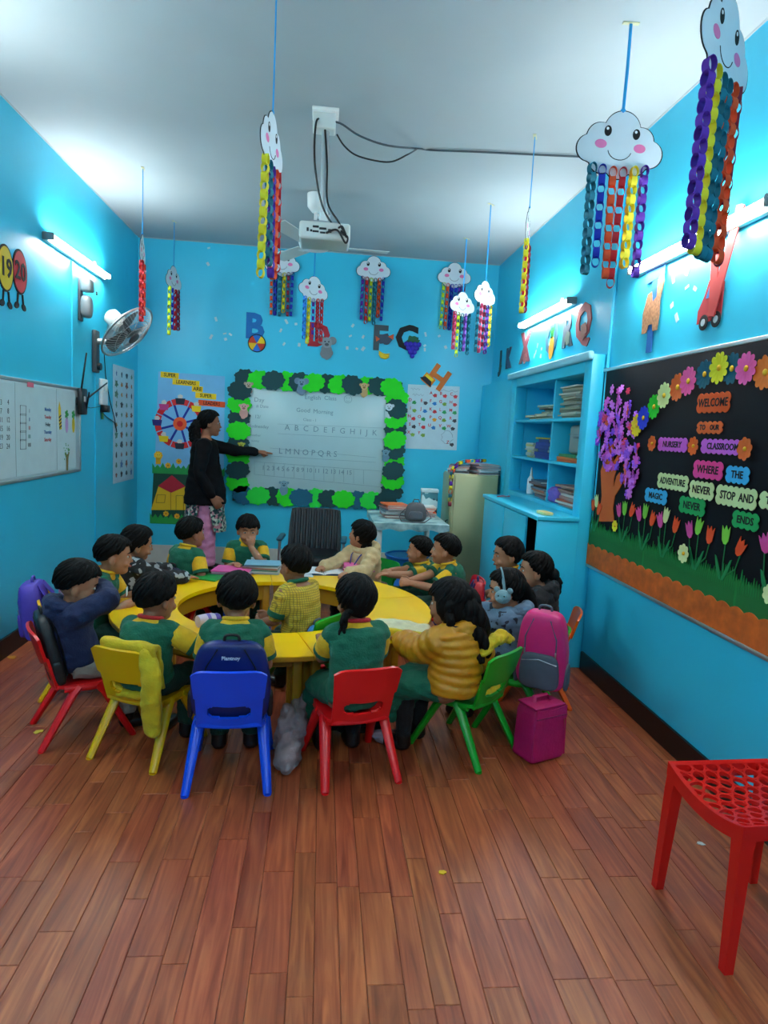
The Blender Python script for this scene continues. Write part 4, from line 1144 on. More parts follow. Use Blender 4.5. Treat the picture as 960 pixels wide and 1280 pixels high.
def fluff(R, seed):
    rr = random.Random(seed); ph = [rr.uniform(0, 6.28) for _ in range(4)]
    return [((1.2 * R * q) * math.cos(a), (R * q) * math.sin(a)) for a, q in [(2 * math.pi * k / 64, 1 + .05 * math.sin(2 * (2 * math.pi * k / 64) + ph[0]) + .06 * math.sin(9 * (2 * math.pi * k / 64) + ph[1]) + .04 * math.sin(17 * (2 * math.pi * k / 64) + ph[2])) for k in range(64)]]
def card(name, poly, rgb, parent, x=0, y=0, z=0, th=.003, rz=0.0, m=None):
    return O(name, G().prism(poly, 0, th), m or paper(rgb), parent, (x, y, z), (0, 0, rz), sharp=30)
def rect(w, h): return [(-w / 2, -h / 2), (w / 2, -h / 2), (w / 2, h / 2), (-w / 2, h / 2)]

# ---- black bulletin board on the right wall
BY0, BY1, BZ0, BZ1 = 4.155, 1.72, .70, 1.95
bo = V3(XR, (BY0 + BY1) / 2, (BZ0 + BZ1) / 2); BW, BH = BY0 - BY1, BZ1 - BZ0
bb = E('bulletin_board', 'black bulletin board with paper flowers, a paper tree and welcome words', 'board', bo, wall_rot('right'))
BF = .022
O('board_panel', G().rbox(BW, BH, .018, (0, 0, .009), .002), mat('black_felt_paper', (9, 11, 18), .75, .2, 5, .08, 9, spec=.18), bb)
for n_, w_, h_, x_, y_ in (('frame_rail', BW + .03, .02, 0, BH / 2), ('frame_rail', BW + .03, .02, 0, -BH / 2), ('frame_stile', .02, BH, -BW / 2, 0), ('frame_stile', .02, BH, BW / 2, 0)):
    O(n_, G().rbox(w_, h_, .026, (x_, y_, .013), .003), metal((196, 200, 200), .4), bb)
def cpx(cx, cy): return (720 + cx * .3125, 420 + cy * .3125)
def bl(cx, cy): return uv('right', bo, *cpx(cx, cy), .02)
yv = lambda a: sum(bl(*p)[1] for p in a) / len(a)
g_top, s_top = yv([(60, 745), (600, 905)]), yv([(60, 832), (600, 1065)])
# soil and grass strips
X0, X1 = -BW / 2 + .012, BW / 2 - .012
nS = 26; P = [(X0, -BH / 2 + .012)] + [(X1, -BH / 2 + .012)]
for i in range(nS * 6 + 1):
    t = i / (nS * 6); P.append((X1 + (X0 - X1) * t, s_top - .012 + .016 * abs(math.sin(math.pi * nS * t))))
card('soil_strip', P, (186, 88, 24), bb, 0, 0, .0235, .003, m=mat('soil_orange_paper', (208, 92, 16), .8, .25, 14, .15, 30))
rg_ = random.Random(8); P = [(X0, s_top - .03), (X1, s_top - .03)]; n = 150
for i in range(n + 1):
    x = X1 + (X0 - X1) * i / n; P.append((x, g_top + rg_.uniform(-.01, .035) - .025)); P.append((x - (X1 - X0) / n * .5, g_top - rg_.uniform(.045, .07)))
card('grass_strip', P[:-1], (8, 120, 46), bb, 0, 0, .0195, .003)
for k in range(3):     # second layer of longer blades
    xa = X0 + (X1 - X0) * k / 3; Q = [(xa, s_top - .02), (xa + BW / 3.1, s_top - .02)]
    for i in range(50, -1, -1):
        x = xa + BW / 3.1 * i / 50; Q.append((x, g_top - .045 + rg_.uniform(-.01, .02))); Q.append((x - .008, g_top - .10))
    card('grass_strip', Q[:-1], (10, 104, 38), bb, 0, 0, .0212, .002)
# tree
tp = [(92, 742), (104, 640), (100, 540), (118, 480), (126, 425), (152, 425), (150, 505), (184, 452), (196, 460), (166, 522), (152, 572), (151, 606), (164, 560), (176, 545), (186, 590), (178, 606), (156, 640), (148, 690), (153, 742)]
tp = [bl(*p) for p in tp]
card('tree_trunk', tp, (206, 86, 16), bb, 0, 0, .0185, .004)
rb_ = random.Random(12); cols_b = [(158, 80, 224), (206, 100, 218), (222, 120, 228), (124, 60, 214), (206, 80, 190), (206, 44, 90), (226, 90, 40)]
wts = [5, 6, 5, 4, 4, 2, 1.5]; pm_ = {}
tc1, tc2 = bl(160, 370), bl(222, 505)
ex1 = (abs(bl(245, 370)[0] - tc1[0]), abs(bl(160, 205)[1] - tc1[1])); ex2 = (abs(bl(262, 505)[0] - tc2[0]), abs(bl(222, 370)[1] - tc2[1]))
pet5 = G().prism(petal(.030, 6, .55), 0, .003).mesh('blossom', 30); pet5.materials.append(paper((150, 60, 210)))
for k in range(150):
    c_, e_ = (tc1, ex1) if k < 108 else (tc2, ex2)
    a = rb_.uniform(0, 6.283); q = math.sqrt(rb_.uniform(0, 1))
    x, y = c_[0] + e_[0] * q * math.cos(a), c_[1] + e_[1] * q * math.sin(a)
    o = O('blossom', pet5, None, bb, (x, y, .0225 + .002 * rb_.randint(0, 5)), (rb_.uniform(-.3, .3), rb_.uniform(-.3, .3), rb_.uniform(0, 6)))
    s_ = rb_.uniform(.7, 1.15); o.scale = (s_, s_, 1); setm(o, paper(rb_.choices(cols_b, wts)[0]))
# arch of flowers
fl_ = [(242, 358, 46, (236, 200, 16)), (273, 328, 48, (34, 50, 196)), (311, 283, 50, (30, 196, 30)), (356, 238, 52, (216, 226, 150)), (405, 205, 56, (222, 96, 30)), (453, 181, 58, (240, 84, 150)),
       (513, 153, 58, (4, 86, 106)), (576, 128, 64, (230, 220, 30)), (622, 130, 64, (4, 86, 106)), (685, 130, 66, (242, 90, 158)), (755, 145, 70, (230, 110, 24)), (830, 120, 72, (226, 214, 40)), (910, 150, 74, (240, 84, 150))]
fl_ += [(308, 430, 32, (226, 96, 20)), (468, 440, 38, (226, 96, 20)), (680, 452, 48, (226, 96, 20)), (155, 760, 24, (240, 214, 20)), (434, 870, 40, (224, 230, 160)), (775, 1035, 44, (224, 230, 160))]
for i, (cx, cy, hh, rgb) in enumerate(fl_):
    x, y = uv('right', bo, *cpx(cx, cy), .042); R = abs(bl(cx, cy - hh)[1] - bl(cx, cy + hh)[1]) / 2
    P = petal(R, 11 if R > .05 else 8, .26, .3 * i); g = G(); n = len(P)
    V = [(0, 0, 0)] + [(p[0] * .5, p[1] * .5, .001) for p in P] + [(p[0], p[1], .005) for p in P]      # petals curl up at the rim
    F = [(0, 1 + k, 1 + (k + 1) % n) for k in range(n)] + [(1 + k, 1 + n + k, 1 + n + (k + 1) % n, 1 + (k + 1) % n) for k in range(n)]
    V2 = [(a, b, c + .0015) for a, b, c in V]; m_ = len(V)
    g.add(V + V2, [f[::-1] for f in F] + [tuple(q + m_ for q in f) for f in F] + [(1 + n + k, 1 + n + (k + 1) % n, m_ + 1 + n + (k + 1) % n, m_ + 1 + n + k) for k in range(n)])
    f = O('paper_flower', g, paper(rgb), bb, (x, y, .037 + .0065 * (i % 2)), (0, 0, .4 * i), sharp=60)
    O('flower_centre', G().sup(R * .2, R * .2, .006, (0, 0, .004), 1, 1, None, 14, 8), paper((224, 170, 20)), f)
# tulips
tul = [((72, 675), (235, 80, 20)), ((85, 660), (214, 224, 150)), ((95, 692), (235, 80, 20)), ((175, 697), (222, 70, 150)), ((198, 690), (120, 200, 60)), ((228, 698), (240, 74, 16)), ((255, 713), (222, 70, 150)), ((281, 702), (120, 200, 60)),
       ((310, 732), (240, 74, 16)), ((340, 737), (222, 70, 150)), ((364, 718), (214, 224, 150)), ((403, 757), (240, 74, 16)), ((458, 775), (222, 70, 150)), ((495, 762), (130, 206, 60)), ((540, 797), (240, 74, 16)), ((603, 797), (130, 206, 60)), ((662, 847), (240, 74, 16)),
       ((760, 830), (222, 70, 150)), ((800, 815), (130, 206, 60)), ((850, 860), (240, 74, 16))]
tsh = [(-.5, .1), (-.42, -.35), (-.15, -.6), (.15, -.6), (.42, -.35), (.5, .1), (.52, .6), (.25, .3), (0, .65), (-.25, .3), (-.52, .6)]
def near_base(i): return {0: 1, 1: 1, 2: 1, 3: 4, 4: 4, 5: 4, 6: 7, 7: 7, 8: 7, 9: 10, 10: 10, 11: 10, 12: 13, 13: 13, 14: 13, 15: 15, 16: 15}.get(i, 18)
for i, ((cx, cy), rgb) in enumerate(tul):
    x, y = bl(cx, cy); bx = bl(*tul[near_base(i)][0])[0]; yb = g_top - .06
    st = G().tube([(bx, yb, 0), ((bx + x) / 2 + (x - bx) * .3, (yb + y) / 2 - .02, .001), (x, y - .03, 0)], [(.004, .0015)] * 3, 6, up=(0, 0, 1))
    o = O('tulip_stem', st, paper((10, 110, 50)), bb, (0, 0, .022))
    card('tulip', [(a * .052, b * .066) for a, b in tsh], rgb, bb, x, y, .0235, .003, .25 * math.sin(i * 2.3) + (x - bx) * -3)
for i in (1, 4, 7, 10, 13, 15, 18):
    bx = bl(*tul[i][0])[0]; yb = g_top - .065
    for s in (-1, 1):
        card('tulip_leaf', [(0, 0), (s * .022, .05), (s * .05, .095), (s * .06, .10), (s * .045, .05), (s * .016, 0)], (12, 128, 66), bb, bx, yb, .0225, .003)
# word cards
cards = [('WELCOME', 490, 620, 220, 315, (224, 84, 20)), ('TO OUR', 490, 592, 338, 396, (226, 92, 24)), ('NURSERY', 333, 450, 402, 468, (210, 90, 200)), ('CLASSROOM', 503, 682, 408, 480, (206, 96, 206)),
         ('WHERE', 475, 593, 493, 580, (236, 60, 140)), ('THE', 607, 700, 515, 598, (50, 168, 220)), ('ADVENTURE', 330, 453, 547, 622, (206, 222, 158)), ('NEVER', 460, 557, 575, 660, (206, 222, 158)),
         ('STOP AND', 564, 728, 595, 694, (206, 222, 158)), ('THE', 740, 850, 620, 705, (206, 222, 158)), ('MAGIC', 281, 369, 607, 675, (50, 168, 220)), ('NEVER', 419, 522, 640, 722, (14, 160, 80)), ('ENDS', 631, 738, 697, 782, (14, 160, 80))]
for i, (s, x0, x1, y0, y1, rgb) in enumerate(cards):
    cx, cy = (x0 + x1) / 2, (y0 + y1) / 2; x, y = bl(cx, cy); w = bl(x1, cy)[0] - bl(x0, cy)[0]; h = (bl(cx, y0)[1] - bl(cx, y1)[1]) * .82
    c = card('word_card', scallop(w, h, .016), rgb, bb, x, y, .0265 + .0006 * (i % 3), .003)
    sz = min(h * .62, w / len(s) * 1.45)
    fx = min(1, w * .86 / (len(s) * sz * .66)); wd = s.split(' '); xo = 0 if len(wd) == 1 else -w * .41
    for q in wd:
        lw = 0 if len(wd) == 1 else w * .86 * len(q) / (len(s)); text(q, sz, INK, c, (xo + lw / 2, 0, .0035), sx=fx, bold=.0012); xo += lw + w * .86 / len(s) * .8

# ---- whiteboard on the back wall
wc = V3(-.05, D, 1.355); WW, WH = 1.70, 1.29
wb = E('whiteboard', 'whiteboard with a leafy green paper border and animal cutouts', 'board', wc, wall_rot('back'))
O('board_panel', G().rbox(WW, WH, .02, (0, 0, .01), .003), mat('whiteboard_enamel', (176, 206, 208), .22, .03, 3), wb)
O('board_frame', G().rbox(WW + .03, .03, .03, (0, WH / 2, .015), .006).rbox(WW + .03, .035, .03, (0, -WH / 2, .015), .006).rbox(.03, WH, .03, (-WW / 2, 0, .015), .006).rbox(.03, WH, .03, (WW / 2, 0, .015), .006), mat('dark_green_edge', (6, 50, 52), .6), wb)
GC = [(28, 214, 20), (4, 62, 66), (40, 220, 40), (6, 70, 84), (0, 190, 110)]
def border(xa, ya, xb, yb, n, off):
    for i in range(n):
        t = (i + .5) / n; k = (i + off)
        rgb = GC[0] if k % 2 else GC[1]
        if ya < 0 and yb < 0: rgb = (GC[0], (4, 92, 120), (20, 214, 60), (4, 62, 66))[k % 4]
        card('leaf_cutout', fluff(.098, 50 + i + off * 31), rgb, wb, xa + (xb - xa) * t, ya + (yb - ya) * t, .031 + .0035 * (k % 3), .003, .15 * math.sin(i * 3.0))
border(-WW / 2 + .03, WH / 2 - .045, WW / 2 - .03, WH / 2 - .045, 12, 0); border(-WW / 2 + .03, -WH / 2 + .045, WW / 2 - .03, -WH / 2 + .045, 11, 1)
border(-WW / 2 + .035, -WH / 2 + .1, -WW / 2 + .035, WH / 2 - .1, 8, 1); border(WW / 2 - .035, -WH / 2 + .1, WW / 2 - .035, WH / 2 - .1, 10, 0)
def wl(px, py): return uv('back', wc, px, py, .02)
def animal(par, x, y, s, rgb, ears, z=.037, spots=None):
    g = card('animal_cutout', blob(.05 * s, int(x * 100) + 7, 24, .12, .8), rgb, par, x, y - .035 * s, z, .003)
    h = card('head', circ(.034 * s, 18), tuple(min(255, c + 16) for c in rgb), g, 0, .058 * s, .003, .003)
    for q in (-1, 1):
        card('ear', circ(ears * s, 14), rgb, g, q * .036 * s, .072 * s, .0015, .003)
        card('eye', circ(.005 * s, 8), (15, 15, 18), h, q * .012 * s, .006 * s, .003, .001)
    card('muzzle', circ(.014 * s, 12, ry=.01 * s), tuple(max(0, c - 50) for c in rgb), h, 0, -.012 * s, .003, .001)
    return g
for (px, py), s, rgb, e in (((311, 484), .95, (170, 140, 120), .016), ((377, 482), 1.2, (104, 128, 150), .028), ((455, 486), 1.05, (190, 150, 100), .014), ((486, 512), 1.1, (190, 204, 208), .015),
                            ((305, 512), 1.1, (200, 150, 140), .013), ((302, 558), .8, (190, 190, 60), .014), ((355, 608), 1.1, (110, 150, 166), .013), ((482, 568), .95, (100, 140, 160), .013)):
    animal(wb, *wl(px, py), s, rgb, e)
PEN = mat('marker_grey', (112, 138, 150), .7, 0)
for s, px, py, sz in (('Day', 324, 500, .065), ('# Date', 328, 508, .045), ('12/', 322, 521, .05), ('Wednesday', 322, 533, .048), ('weather', 319, 544, .035), ('sunny', 319, 551, .035), ('English', 391, 497, .062), ('Class', 413, 498, .062), ('Good', 379, 513, .062), ('Morning', 404, 515, .062), ('Class - I', 387, 525, .042),
                      ('A  B  C  D  E  F  G  H  I  J  K', 414, 538, .082), ('L M N O P Q R S', 385, 566, .085), ('1 2 3 4 5 6 7 8 9 10 11 12 13 14 15', 384, 588, .066)):
    x, y = wl(px, py); text(s, sz, PEN, wb, (x, y, .0205), (0, 0, rad(-.6)), .0004)
x, y = wl(435, 499); O('smiley', G().tube([(x + .04 * math.cos(a * math.pi / 12), y + .04 * math.sin(a * math.pi / 12), .021) for a in range(24)], .002, 5, closed=True).tube([(x + .02 * math.cos(a), y - .005 + .02 * math.sin(a), .021) for a in (3.6, 4.2, 4.7, 5.2, 5.8)], .002, 5).sup(.004, .004, .001, (x - .014, y + .012, .021), 1, 1, None, 8, 4).sup(.004, .004, .001, (x + .014, y + .012, .021), 1, 1, None, 8, 4), PEN, wb)
g = G()
for (a, b) in (((347, 530), (478, 535)), ((347, 542), (478, 549)), ((337, 560), (470, 572)), ((337, 570), (470, 578)), ((318, 577), (478, 589)), ((318, 593), (478, 609))):
    A, B = wl(*a), wl(*b); g.tube([(A[0], A[1], .0208), (B[0], B[1], .0208)], .0012, 5)
for k in range(12):
    A, B = wl(318 + 12.4 * k, 577.5 + .92 * k), wl(318 + 12.4 * k, 593 + 1.1 * k); g.tube([(A[0], A[1], .0208), (B[0], B[1], .0208)], .0012, 5)
O('ruled_lines', g, PEN, wb)

# ---- "super learners" poster
def mid(*ps): return sum(p[0] for p in ps) / len(ps), sum(p[1] for p in ps) / len(ps)
po = V3(-1.385, D, 1.20)
ps = E('poster', 'tall paper poster with a red ferris wheel, house and super learners title', 'poster', po, wall_rot('back'))
def pp(cx, cy): return uv('back', po, 180 + cx * .2292, 450 + cy * .2292, .006)
jy = pp(120, 622)[1]; tx0, ty0 = pp(78, 62); by = pp(60, 892)[1]; rx_ = pp(441, 75)[0]
card('upper_sheet', [(tx0, ty0), (rx_, ty0 - .01), (rx_ + .01, jy), (tx0 - .03, jy)], (118, 184, 226), ps, 0, 0, .001, .002)
card('lower_sheet', [(tx0 - .04, jy + .005), (rx_ + .01, jy + .005), (rx_ + .01, by), (tx0 - .06, by)], (4, 68, 52), ps, 0, 0, .001, .0024)
for s, cx, cy, w, rgb in (('SUPER', 140, 83, .18, (240, 200, 20)), ('LEARNERS', 229, 124, .27, (240, 200, 20)), ('ARE', 291, 159, .11, (240, 200, 20)), ('SUPER', 337, 196, .21, (240, 200, 20)), ('LEADERS', 369, 238, .27, (236, 84, 28))):
    x, y = pp(cx, cy); c = card('word_card', rect(w, .058), rgb, ps, x, y, .0035, .002, rad(-2)); text(s, .05, INK, c, (0, 0, .0023), sx=.86 if len(s) > 4 else .95, bold=.001)
wx, wy = pp(196, 348); WR = abs(pp(196, 214)[1] - pp(196, 486)[1]) / 2
ring = lambda r0, r1, a0, a1: arc_poly(r0, r1, a0, a1, 16)
for k in range(8):
    a = k * math.pi / 4
    card('wheel_rim', ring(WR * .76, WR, a - .37, a + .37), (206, 26, 36) if k % 2 else (214, 40, 44), ps, wx, wy, .0035, .002)
    card('wheel_spoke', rect(WR * .54, .022), (20, 48, 150), ps, wx + WR * .52 * math.cos(a + .3), wy + WR * .52 * math.sin(a + .3), .0034, .002, a + .3)
    cx_, cy_ = wx + WR * .9 * math.cos(a), wy + WR * .9 * math.sin(a)
    c = card('gondola', [(-.05, .03), (-.04, -.03), (.04, -.03), (.05, .03)], ((44, 40, 120), (240, 206, 20), (30, 40, 60), (190, 60, 130))[k % 4], ps, cx_, cy_, .0056, .002)
    card('rider', blob(.026, k, 16, .2), (206, 200, 190), c, 0, .045, -.001, .002)
card('wheel_hub', circ(WR * .27), (238, 92, 40), ps, wx, wy, .0056, .002); card('wheel_hub', circ(WR * .12), (214, 20, 30), ps, wx, wy, .0078, .002)
x, y = pp(78, 520); li = card('lion_cutout', petal(.045, 9, .2), (236, 180, 20), ps, x, y, .0036, .002); card('face', circ(.026), (246, 206, 60), li, 0, 0, .002, .001); card('body', rect(.05, .06), (236, 180, 20), li, 0, -.06, 0, .002)
for q in (-1, 1): card('eye', circ(.004, 8), (10, 10, 10), li, q * .01, .004, .0032, .001)
gx = [p[0] for p in (pp(45, 600), pp(440, 600))]
def tuft(x0, x1, y0, y1, n, seed):
    rr = random.Random(seed); P = [(x0, y0), (x1, y0)]
    for i in range(n, -1, -1):
        x = x0 + (x1 - x0) * i / n; P.append((x, y1 + rr.uniform(0, .03)))
        if i: P.append((x - (x1 - x0) / n / 2, y1 - .03))
    return P
card('grass_strip', tuft(gx[0], gx[1], jy + .003, pp(60, 570)[1], 14, 1), (30, 150, 70), ps, 0, 0, .0036, .002)
card('grass_strip', tuft(gx[0] - .02, gx[1], by + .003, pp(60, 845)[1], 14, 2), (30, 150, 60), ps, 0, 0, .0038, .002)
for p in ((190, 553), (131, 575), (120, 838), (180, 852), (300, 560)):
    x, y = pp(*p); f = card('paper_flower', petal(.03, 7, .25), (236, 170, 20), ps, x, y, .006, .002); card('flower_centre', circ(.009, 10), (190, 110, 10), f, 0, 0, .002, .001)
hp_ = [pp(*p) for p in ((78, 690), (38, 818), (300, 818), (285, 690))]
h_ = card('paper_house', hp_, (226, 180, 20), ps, 0, 0, .0037, .002)
card('roof', [pp(*p) for p in ((152, 628), (76, 688), (148, 724), (226, 690))], (176, 20, 44), h_, 0, 0, .002, .002)
g = G()
def outl(g, pts, r=.0025):
    for a, b in zip(pts, pts[1:]):
        A, B = pp(*a), pp(*b); g.tube([(A[0], A[1], .003), (B[0], B[1], .003)], r, 5)
outl(g, ((72, 735), (118, 735), (112, 778), (66, 778), (72, 735))); outl(g, ((146, 724), (146, 818))); outl(g, ((175, 818), (175, 740), (215, 740), (215, 818)))
O('drawn_lines', g, mat('brown_pen', (120, 86, 20), .7, 0), h_)

# ---- alphabet chart
ac = (wp('back', 510, 480) + wp('back', 573, 483) + wp('back', 571, 563) + wp('back', 508, 561)) / 4
ch = E('alphabet_chart', 'white alphabet chart with red letters and small pictures', 'poster', ac, wall_rot('back'))
card('chart_sheet', rect(.555, .675), (190, 214, 222), ch, 0, 0, .001, .002, rad(.8))
RL = mat('red_print', (196, 40, 50), .7, 0); rc = random.Random(3)
cs = [(40, 150, 80), (30, 120, 190), (230, 150, 30), (60, 60, 70), (210, 50, 60), (120, 160, 60)]
for i in range(26):
    r_, c_ = divmod(i + 2 if i > 2 else i + 2, 5); r_ = min(r_, 5)
    x = -.225 + .108 * c_ + rc.uniform(-.008, .008); y = .245 - .085 * r_
    if i == 25: x, y = .2, -.265
    text(chr(65 + i), .045, RL, ch, (x - .018, y + .012, .0034), ext=.0003, bold=.001)
    card('chart_picture', blob(.019, i, 16, .3, 1.2), cs[rc.randrange(6)], ch, x + .026, y - .012, .0031, .0006)
for x, y, w in ((-.2, .29, .1), (-.17, .23, .12), (.13, .29, .25)): O('chart_doodle', G().tube([(x - w / 2 + w * k / 8, y + .012 * math.sin(k * 2.4), .0034) for k in range(9)], .002, 5), PEN, ch)
O('chart_doodle', G().tube([(.17 + .06 * math.cos(a * .4) * (1 + .2 * math.sin(a * 3)), -.20 + .07 * math.sin(a * .4), .0034) for a in range(16)], .002, 5), PEN, ch)

# ---- foam letters high on the back wall
def letter_sign(w, px, py, ch_, size, rgb, label, pic=None, rz=0.0, sx=1.0, off=.004):
    p = wp(w, px, py); o = E('letter_cutout', label, 'letter', p, wall_rot(w), 'big letters high on the walls')
    text(ch_, size, paper(rgb), o, (0, 0, off), (0, 0, rz), .004, 'letter_shape', bold=.012 * size / .3, sx=sx)
    if pic: pic(o)
    return o
def beach_ball(o):
    c = (.03, -.16)
    for k in range(6):
        card('ball_panel', [c] + [(c[0] + .085 * math.cos(a), c[1] + .085 * math.sin(a)) for a in [k * math.pi / 3 + q * math.pi / 15 for q in range(6)]], ((236, 190, 20), (30, 110, 200), (206, 60, 30))[k % 3], o, 0, 0, .010, .003)
    O('ball_outline', G().tube([(c[0] + .086 * math.cos(a * math.pi / 12), c[1] + .086 * math.sin(a * math.pi / 12), .011) for a in range(24)], .005, 6, closed=True), INK, o)
def pup(o): animal(o, .09, -.10, 1.6, (120, 124, 128), .026, .012)
def fishban(o):
    card('fish', blob(.055, 3, 20, .2, 1.3), (60, 74, 92), o, .05, -.0, .012, .003); card('fish_fin', [(0, 0), (.06, .03), (.06, -.03)], (210, 90, 50), o, .08, .03, .013, .003)
    card('fish_fin', [(0, 0), (-.05, .03), (-.04, -.03)], (210, 90, 50), o, .0, .0, .013, .003)
    for k in range(3): O('banana', G().tube([(.06 + .075 * math.cos(a), -.09 - .016 * k + .07 * math.sin(a), .016) for a in (3.6, 4.2, 4.8, 5.4)], [.004, .014, .014, .004], 8), plastic((236, 190, 30)), o)
def grapes(o):
    for r_ in range(4):
        for k in range(4 - r_): O('grape', G().sup(.026, .026, .012, (.06 + (k - (3 - r_) / 2) * .045, -.05 - r_ * .04, .016), 1, 1, None, 12, 8), mat('grape_purple', (48, 30, 170), .5), o)
    card('leaf', blob(.04, 9, 18, .3, 1.6), (30, 90, 60), o, .06, -.005, .012, .003)
letter_sign('back', 318, 409, 'B', .34, (20, 110, 180), 'blue letter B with a beach ball on its foot', beach_ball)
letter_sign('back', 398, 420, 'D', .32, (176, 30, 48), 'red letter D with a grey dog cutout', pup)
letter_sign('back', 475, 424, 'F', .34, (70, 84, 92), 'grey letter F with a fish and bananas', fishban)
letter_sign('back', 509, 424, 'G', .34, (22, 24, 28), 'black letter G with purple grapes', grapes)
def hut(o):
    card('hut_wall', rect(.13, .10), (230, 130, 30), o, -.10, -.02, .006, .003, rad(-38)); card('hut_stripe', rect(.10, .03), (240, 206, 30), o, -.09, .0, .010, .003, rad(-38)); card('hut_roof', [(-.08, 0), (.08, 0), (.04, .05), (-.04, .05)], (30, 34, 40), o, -.13, -.05, .009, .003, rad(-38))
letter_sign('back', 547, 473, 'H', .30, (214, 110, 40), 'tilted orange letter H hanging over the alphabet chart', hut, rad(-32))
def small(px_, s=1.0, rgb=(110, 120, 120), dy=-.05): return lambda o: card('picture', blob(.05 * s, px_, 20, .25), rgb, o, .03, dy, .010, .003)
letter_sign('right', 626, 452, 'J', .26, (40, 70, 74), 'dark letter J near the corner of the shelf wall', small(3, .8, (50, 80, 70)))
letter_sign('right', 636, 449, 'K', .26, (40, 64, 90), 'dark letter K next to the letter J', small(4, .8, (60, 80, 110)))
letter_sign('right', 657, 436, 'X', .36, (120, 60, 70), 'dull red letter X below the tube light', small(5, .9, (150, 80, 80), -.09))
def pine(o):
    card('pineapple', circ(.05, 20, ry=.09), (246, 150, 20), o, .03, -.07, .010, .004)
    for k in (-1, 0, 1): card('pineapple_leaf', [(-.02, 0), (.02, 0), (k * .05, .11)], (20, 150, 60), o, .03, .0, .011, .003)
letter_sign('right', 690, 424, 'O', .34, (60, 110, 130), 'thin letter O with an orange pineapple', pine)
letter_sign('right', 710, 415, 'R', .33, (70, 90, 104), 'grey letter R above the open shelf', small(6, 1.0, (90, 110, 100)))
letter_sign('right', 730, 405, 'Q', .34, (160, 70, 70), 'brick red letter Q above the open shelf', small(7, 1.1, (140, 90, 80)))
def dog(o):
    m = mat('spotted_brown_paper', (168, 120, 84), .8, .35, 60)
    b_ = card('dog_body', [(-.09, -.13), (-.10, -.02), (-.06, .08), (-.02, .09), (.0, .03), (.04, .05), (.04, .14), (.09, .17), (.11, .12), (.08, .03), (.09, -.05), (.08, -.13), (.03, -.13), (.02, -.09), (-.02, -.09), (-.04, -.13)], (0, 0, 0), o, 0, -.02, .010, .003, m=m)
def tee(o):
    card('letter_stroke', rect(.20, .075), (4, 96, 170), o, .0, .165, .006, .004, rad(4)); card('letter_stroke', rect(.06, .40), (4, 96, 170), o, .0, -.06, .005, .004); dog(o)
p = wp('right', 818, 380); tee(E('letter_cutout', 'blue letter T covered by a spotted dog cutout', 'letter', p, wall_rot('right'), 'big letters high on the walls'))
def van(o):
    P = [(-.17, -.14), (-.17, -.08), (-.13, -.02), (-.10, .05), (-.02, .06), (.02, .02), (.02, -.14)]
    v = card('van_body', P, (168, 36, 44), o, .03, -.08, .008, .004); card('van_window', [(-.11, -.03), (-.085, .035), (-.03, .035), (-.03, -.03)], (20, 120, 190), v, 0, 0, .004, .002)
    for x in (-.11, -.01): w_ = card('wheel', circ(.036, 18), (16, 18, 22), v, x, -.14, .004, .003); card('hub', circ(.017, 12), (170, 180, 186), w_, 0, 0, .003, .002)
def vshape(o):
    for a, b, zz in (((-.01, -.20), (-.05, .22), .013), ((-.01, -.20), (.13, .24), .0195)):
        d_ = V3(b[0] - a[0], b[1] - a[1], 0); card('letter_stroke', rect(d_.length, .055), (176, 52, 50), o, (a[0] + b[0]) / 2, (a[1] + b[1]) / 2, zz, .006, math.atan2(d_.y, d_.x))
    van(o)
p = wp('right', 902, 338); o = E('letter_cutout', 'red letter V with a red van cutout', 'letter', p, wall_rot('right'), 'big letters high on the walls'); vshape(o)

# ---- scraps of white tape left on the walls
def scraps(w, pts):
    for i, (px, py) in enumerate(pts):
        rr = random.Random(i * 7 + 1); o = O('tape_scrap', G().prism(rect(rr.uniform(.02, .035), rr.uniform(.014, .05)), 0, .002), paper((190, 214, 220)), None, wp(w, px, py), (0, 0, 0))
        o.rotation_mode = 'XYZ'; e = (wall_rot(w).to_matrix() @ Matrix.Rotation(rr.uniform(-.6, .6), 3, 'Z')).to_euler(); o.rotation_euler = e
        tag(o, 'small scrap of white tape stuck on the painted wall', 'tape', 'white tape scraps')
scraps('back', [(270, 399), (264, 421), (281, 417), (288, 418), (282, 424), (358, 402), (351, 413), (370, 405), (355, 430), (374, 431), (441, 407), (438, 420), (454, 421), (434, 435), (446, 436), (454, 436), (532, 418), (531, 432), (531, 437), (549, 420), (261, 310), (260, 330), (557, 434)])
scraps('right', [(842, 349), (860, 338), (859, 359), (869, 361), (840, 382), (846, 397), (672, 432), (677, 436), (670, 440), (676, 445), (668, 445)])

# ---- number discs on the left wall
def disc(px, py, s, rgb, label):
    p = wp('left', px, py); o = E('number_disc', label, 'number', p, wall_rot('left'), 'number discs with legs')
    card('disc_rim', circ(.10, 30, ry=.135), (14, 15, 18), o, 0, 0, .001, .004); card('disc_face', circ(.088, 30, ry=.123), rgb, o, 0, 0, .005, .002)
    text(s, .15, INK, o, (0, 0, .009), ext=.001, bold=.003)
    for q in (-1, 1):
        O('leg', G().tube([(q * .03, -.13, .004), (q * .04, -.19, .004)], .006, 6), INK, o); card('foot', circ(.03, 14, ry=.02), (18, 18, 22), o, q * .048, -.205, .002, .004, q * -.3)
disc(-13, 331, '18', (40, 150, 60), 'green number disc 18 with little black legs'); disc(6, 335, '19', (216, 180, 20), 'yellow number disc 19 with little black legs'); disc(24, 340, '20', (196, 40, 48), 'red number disc 20 with little black legs')

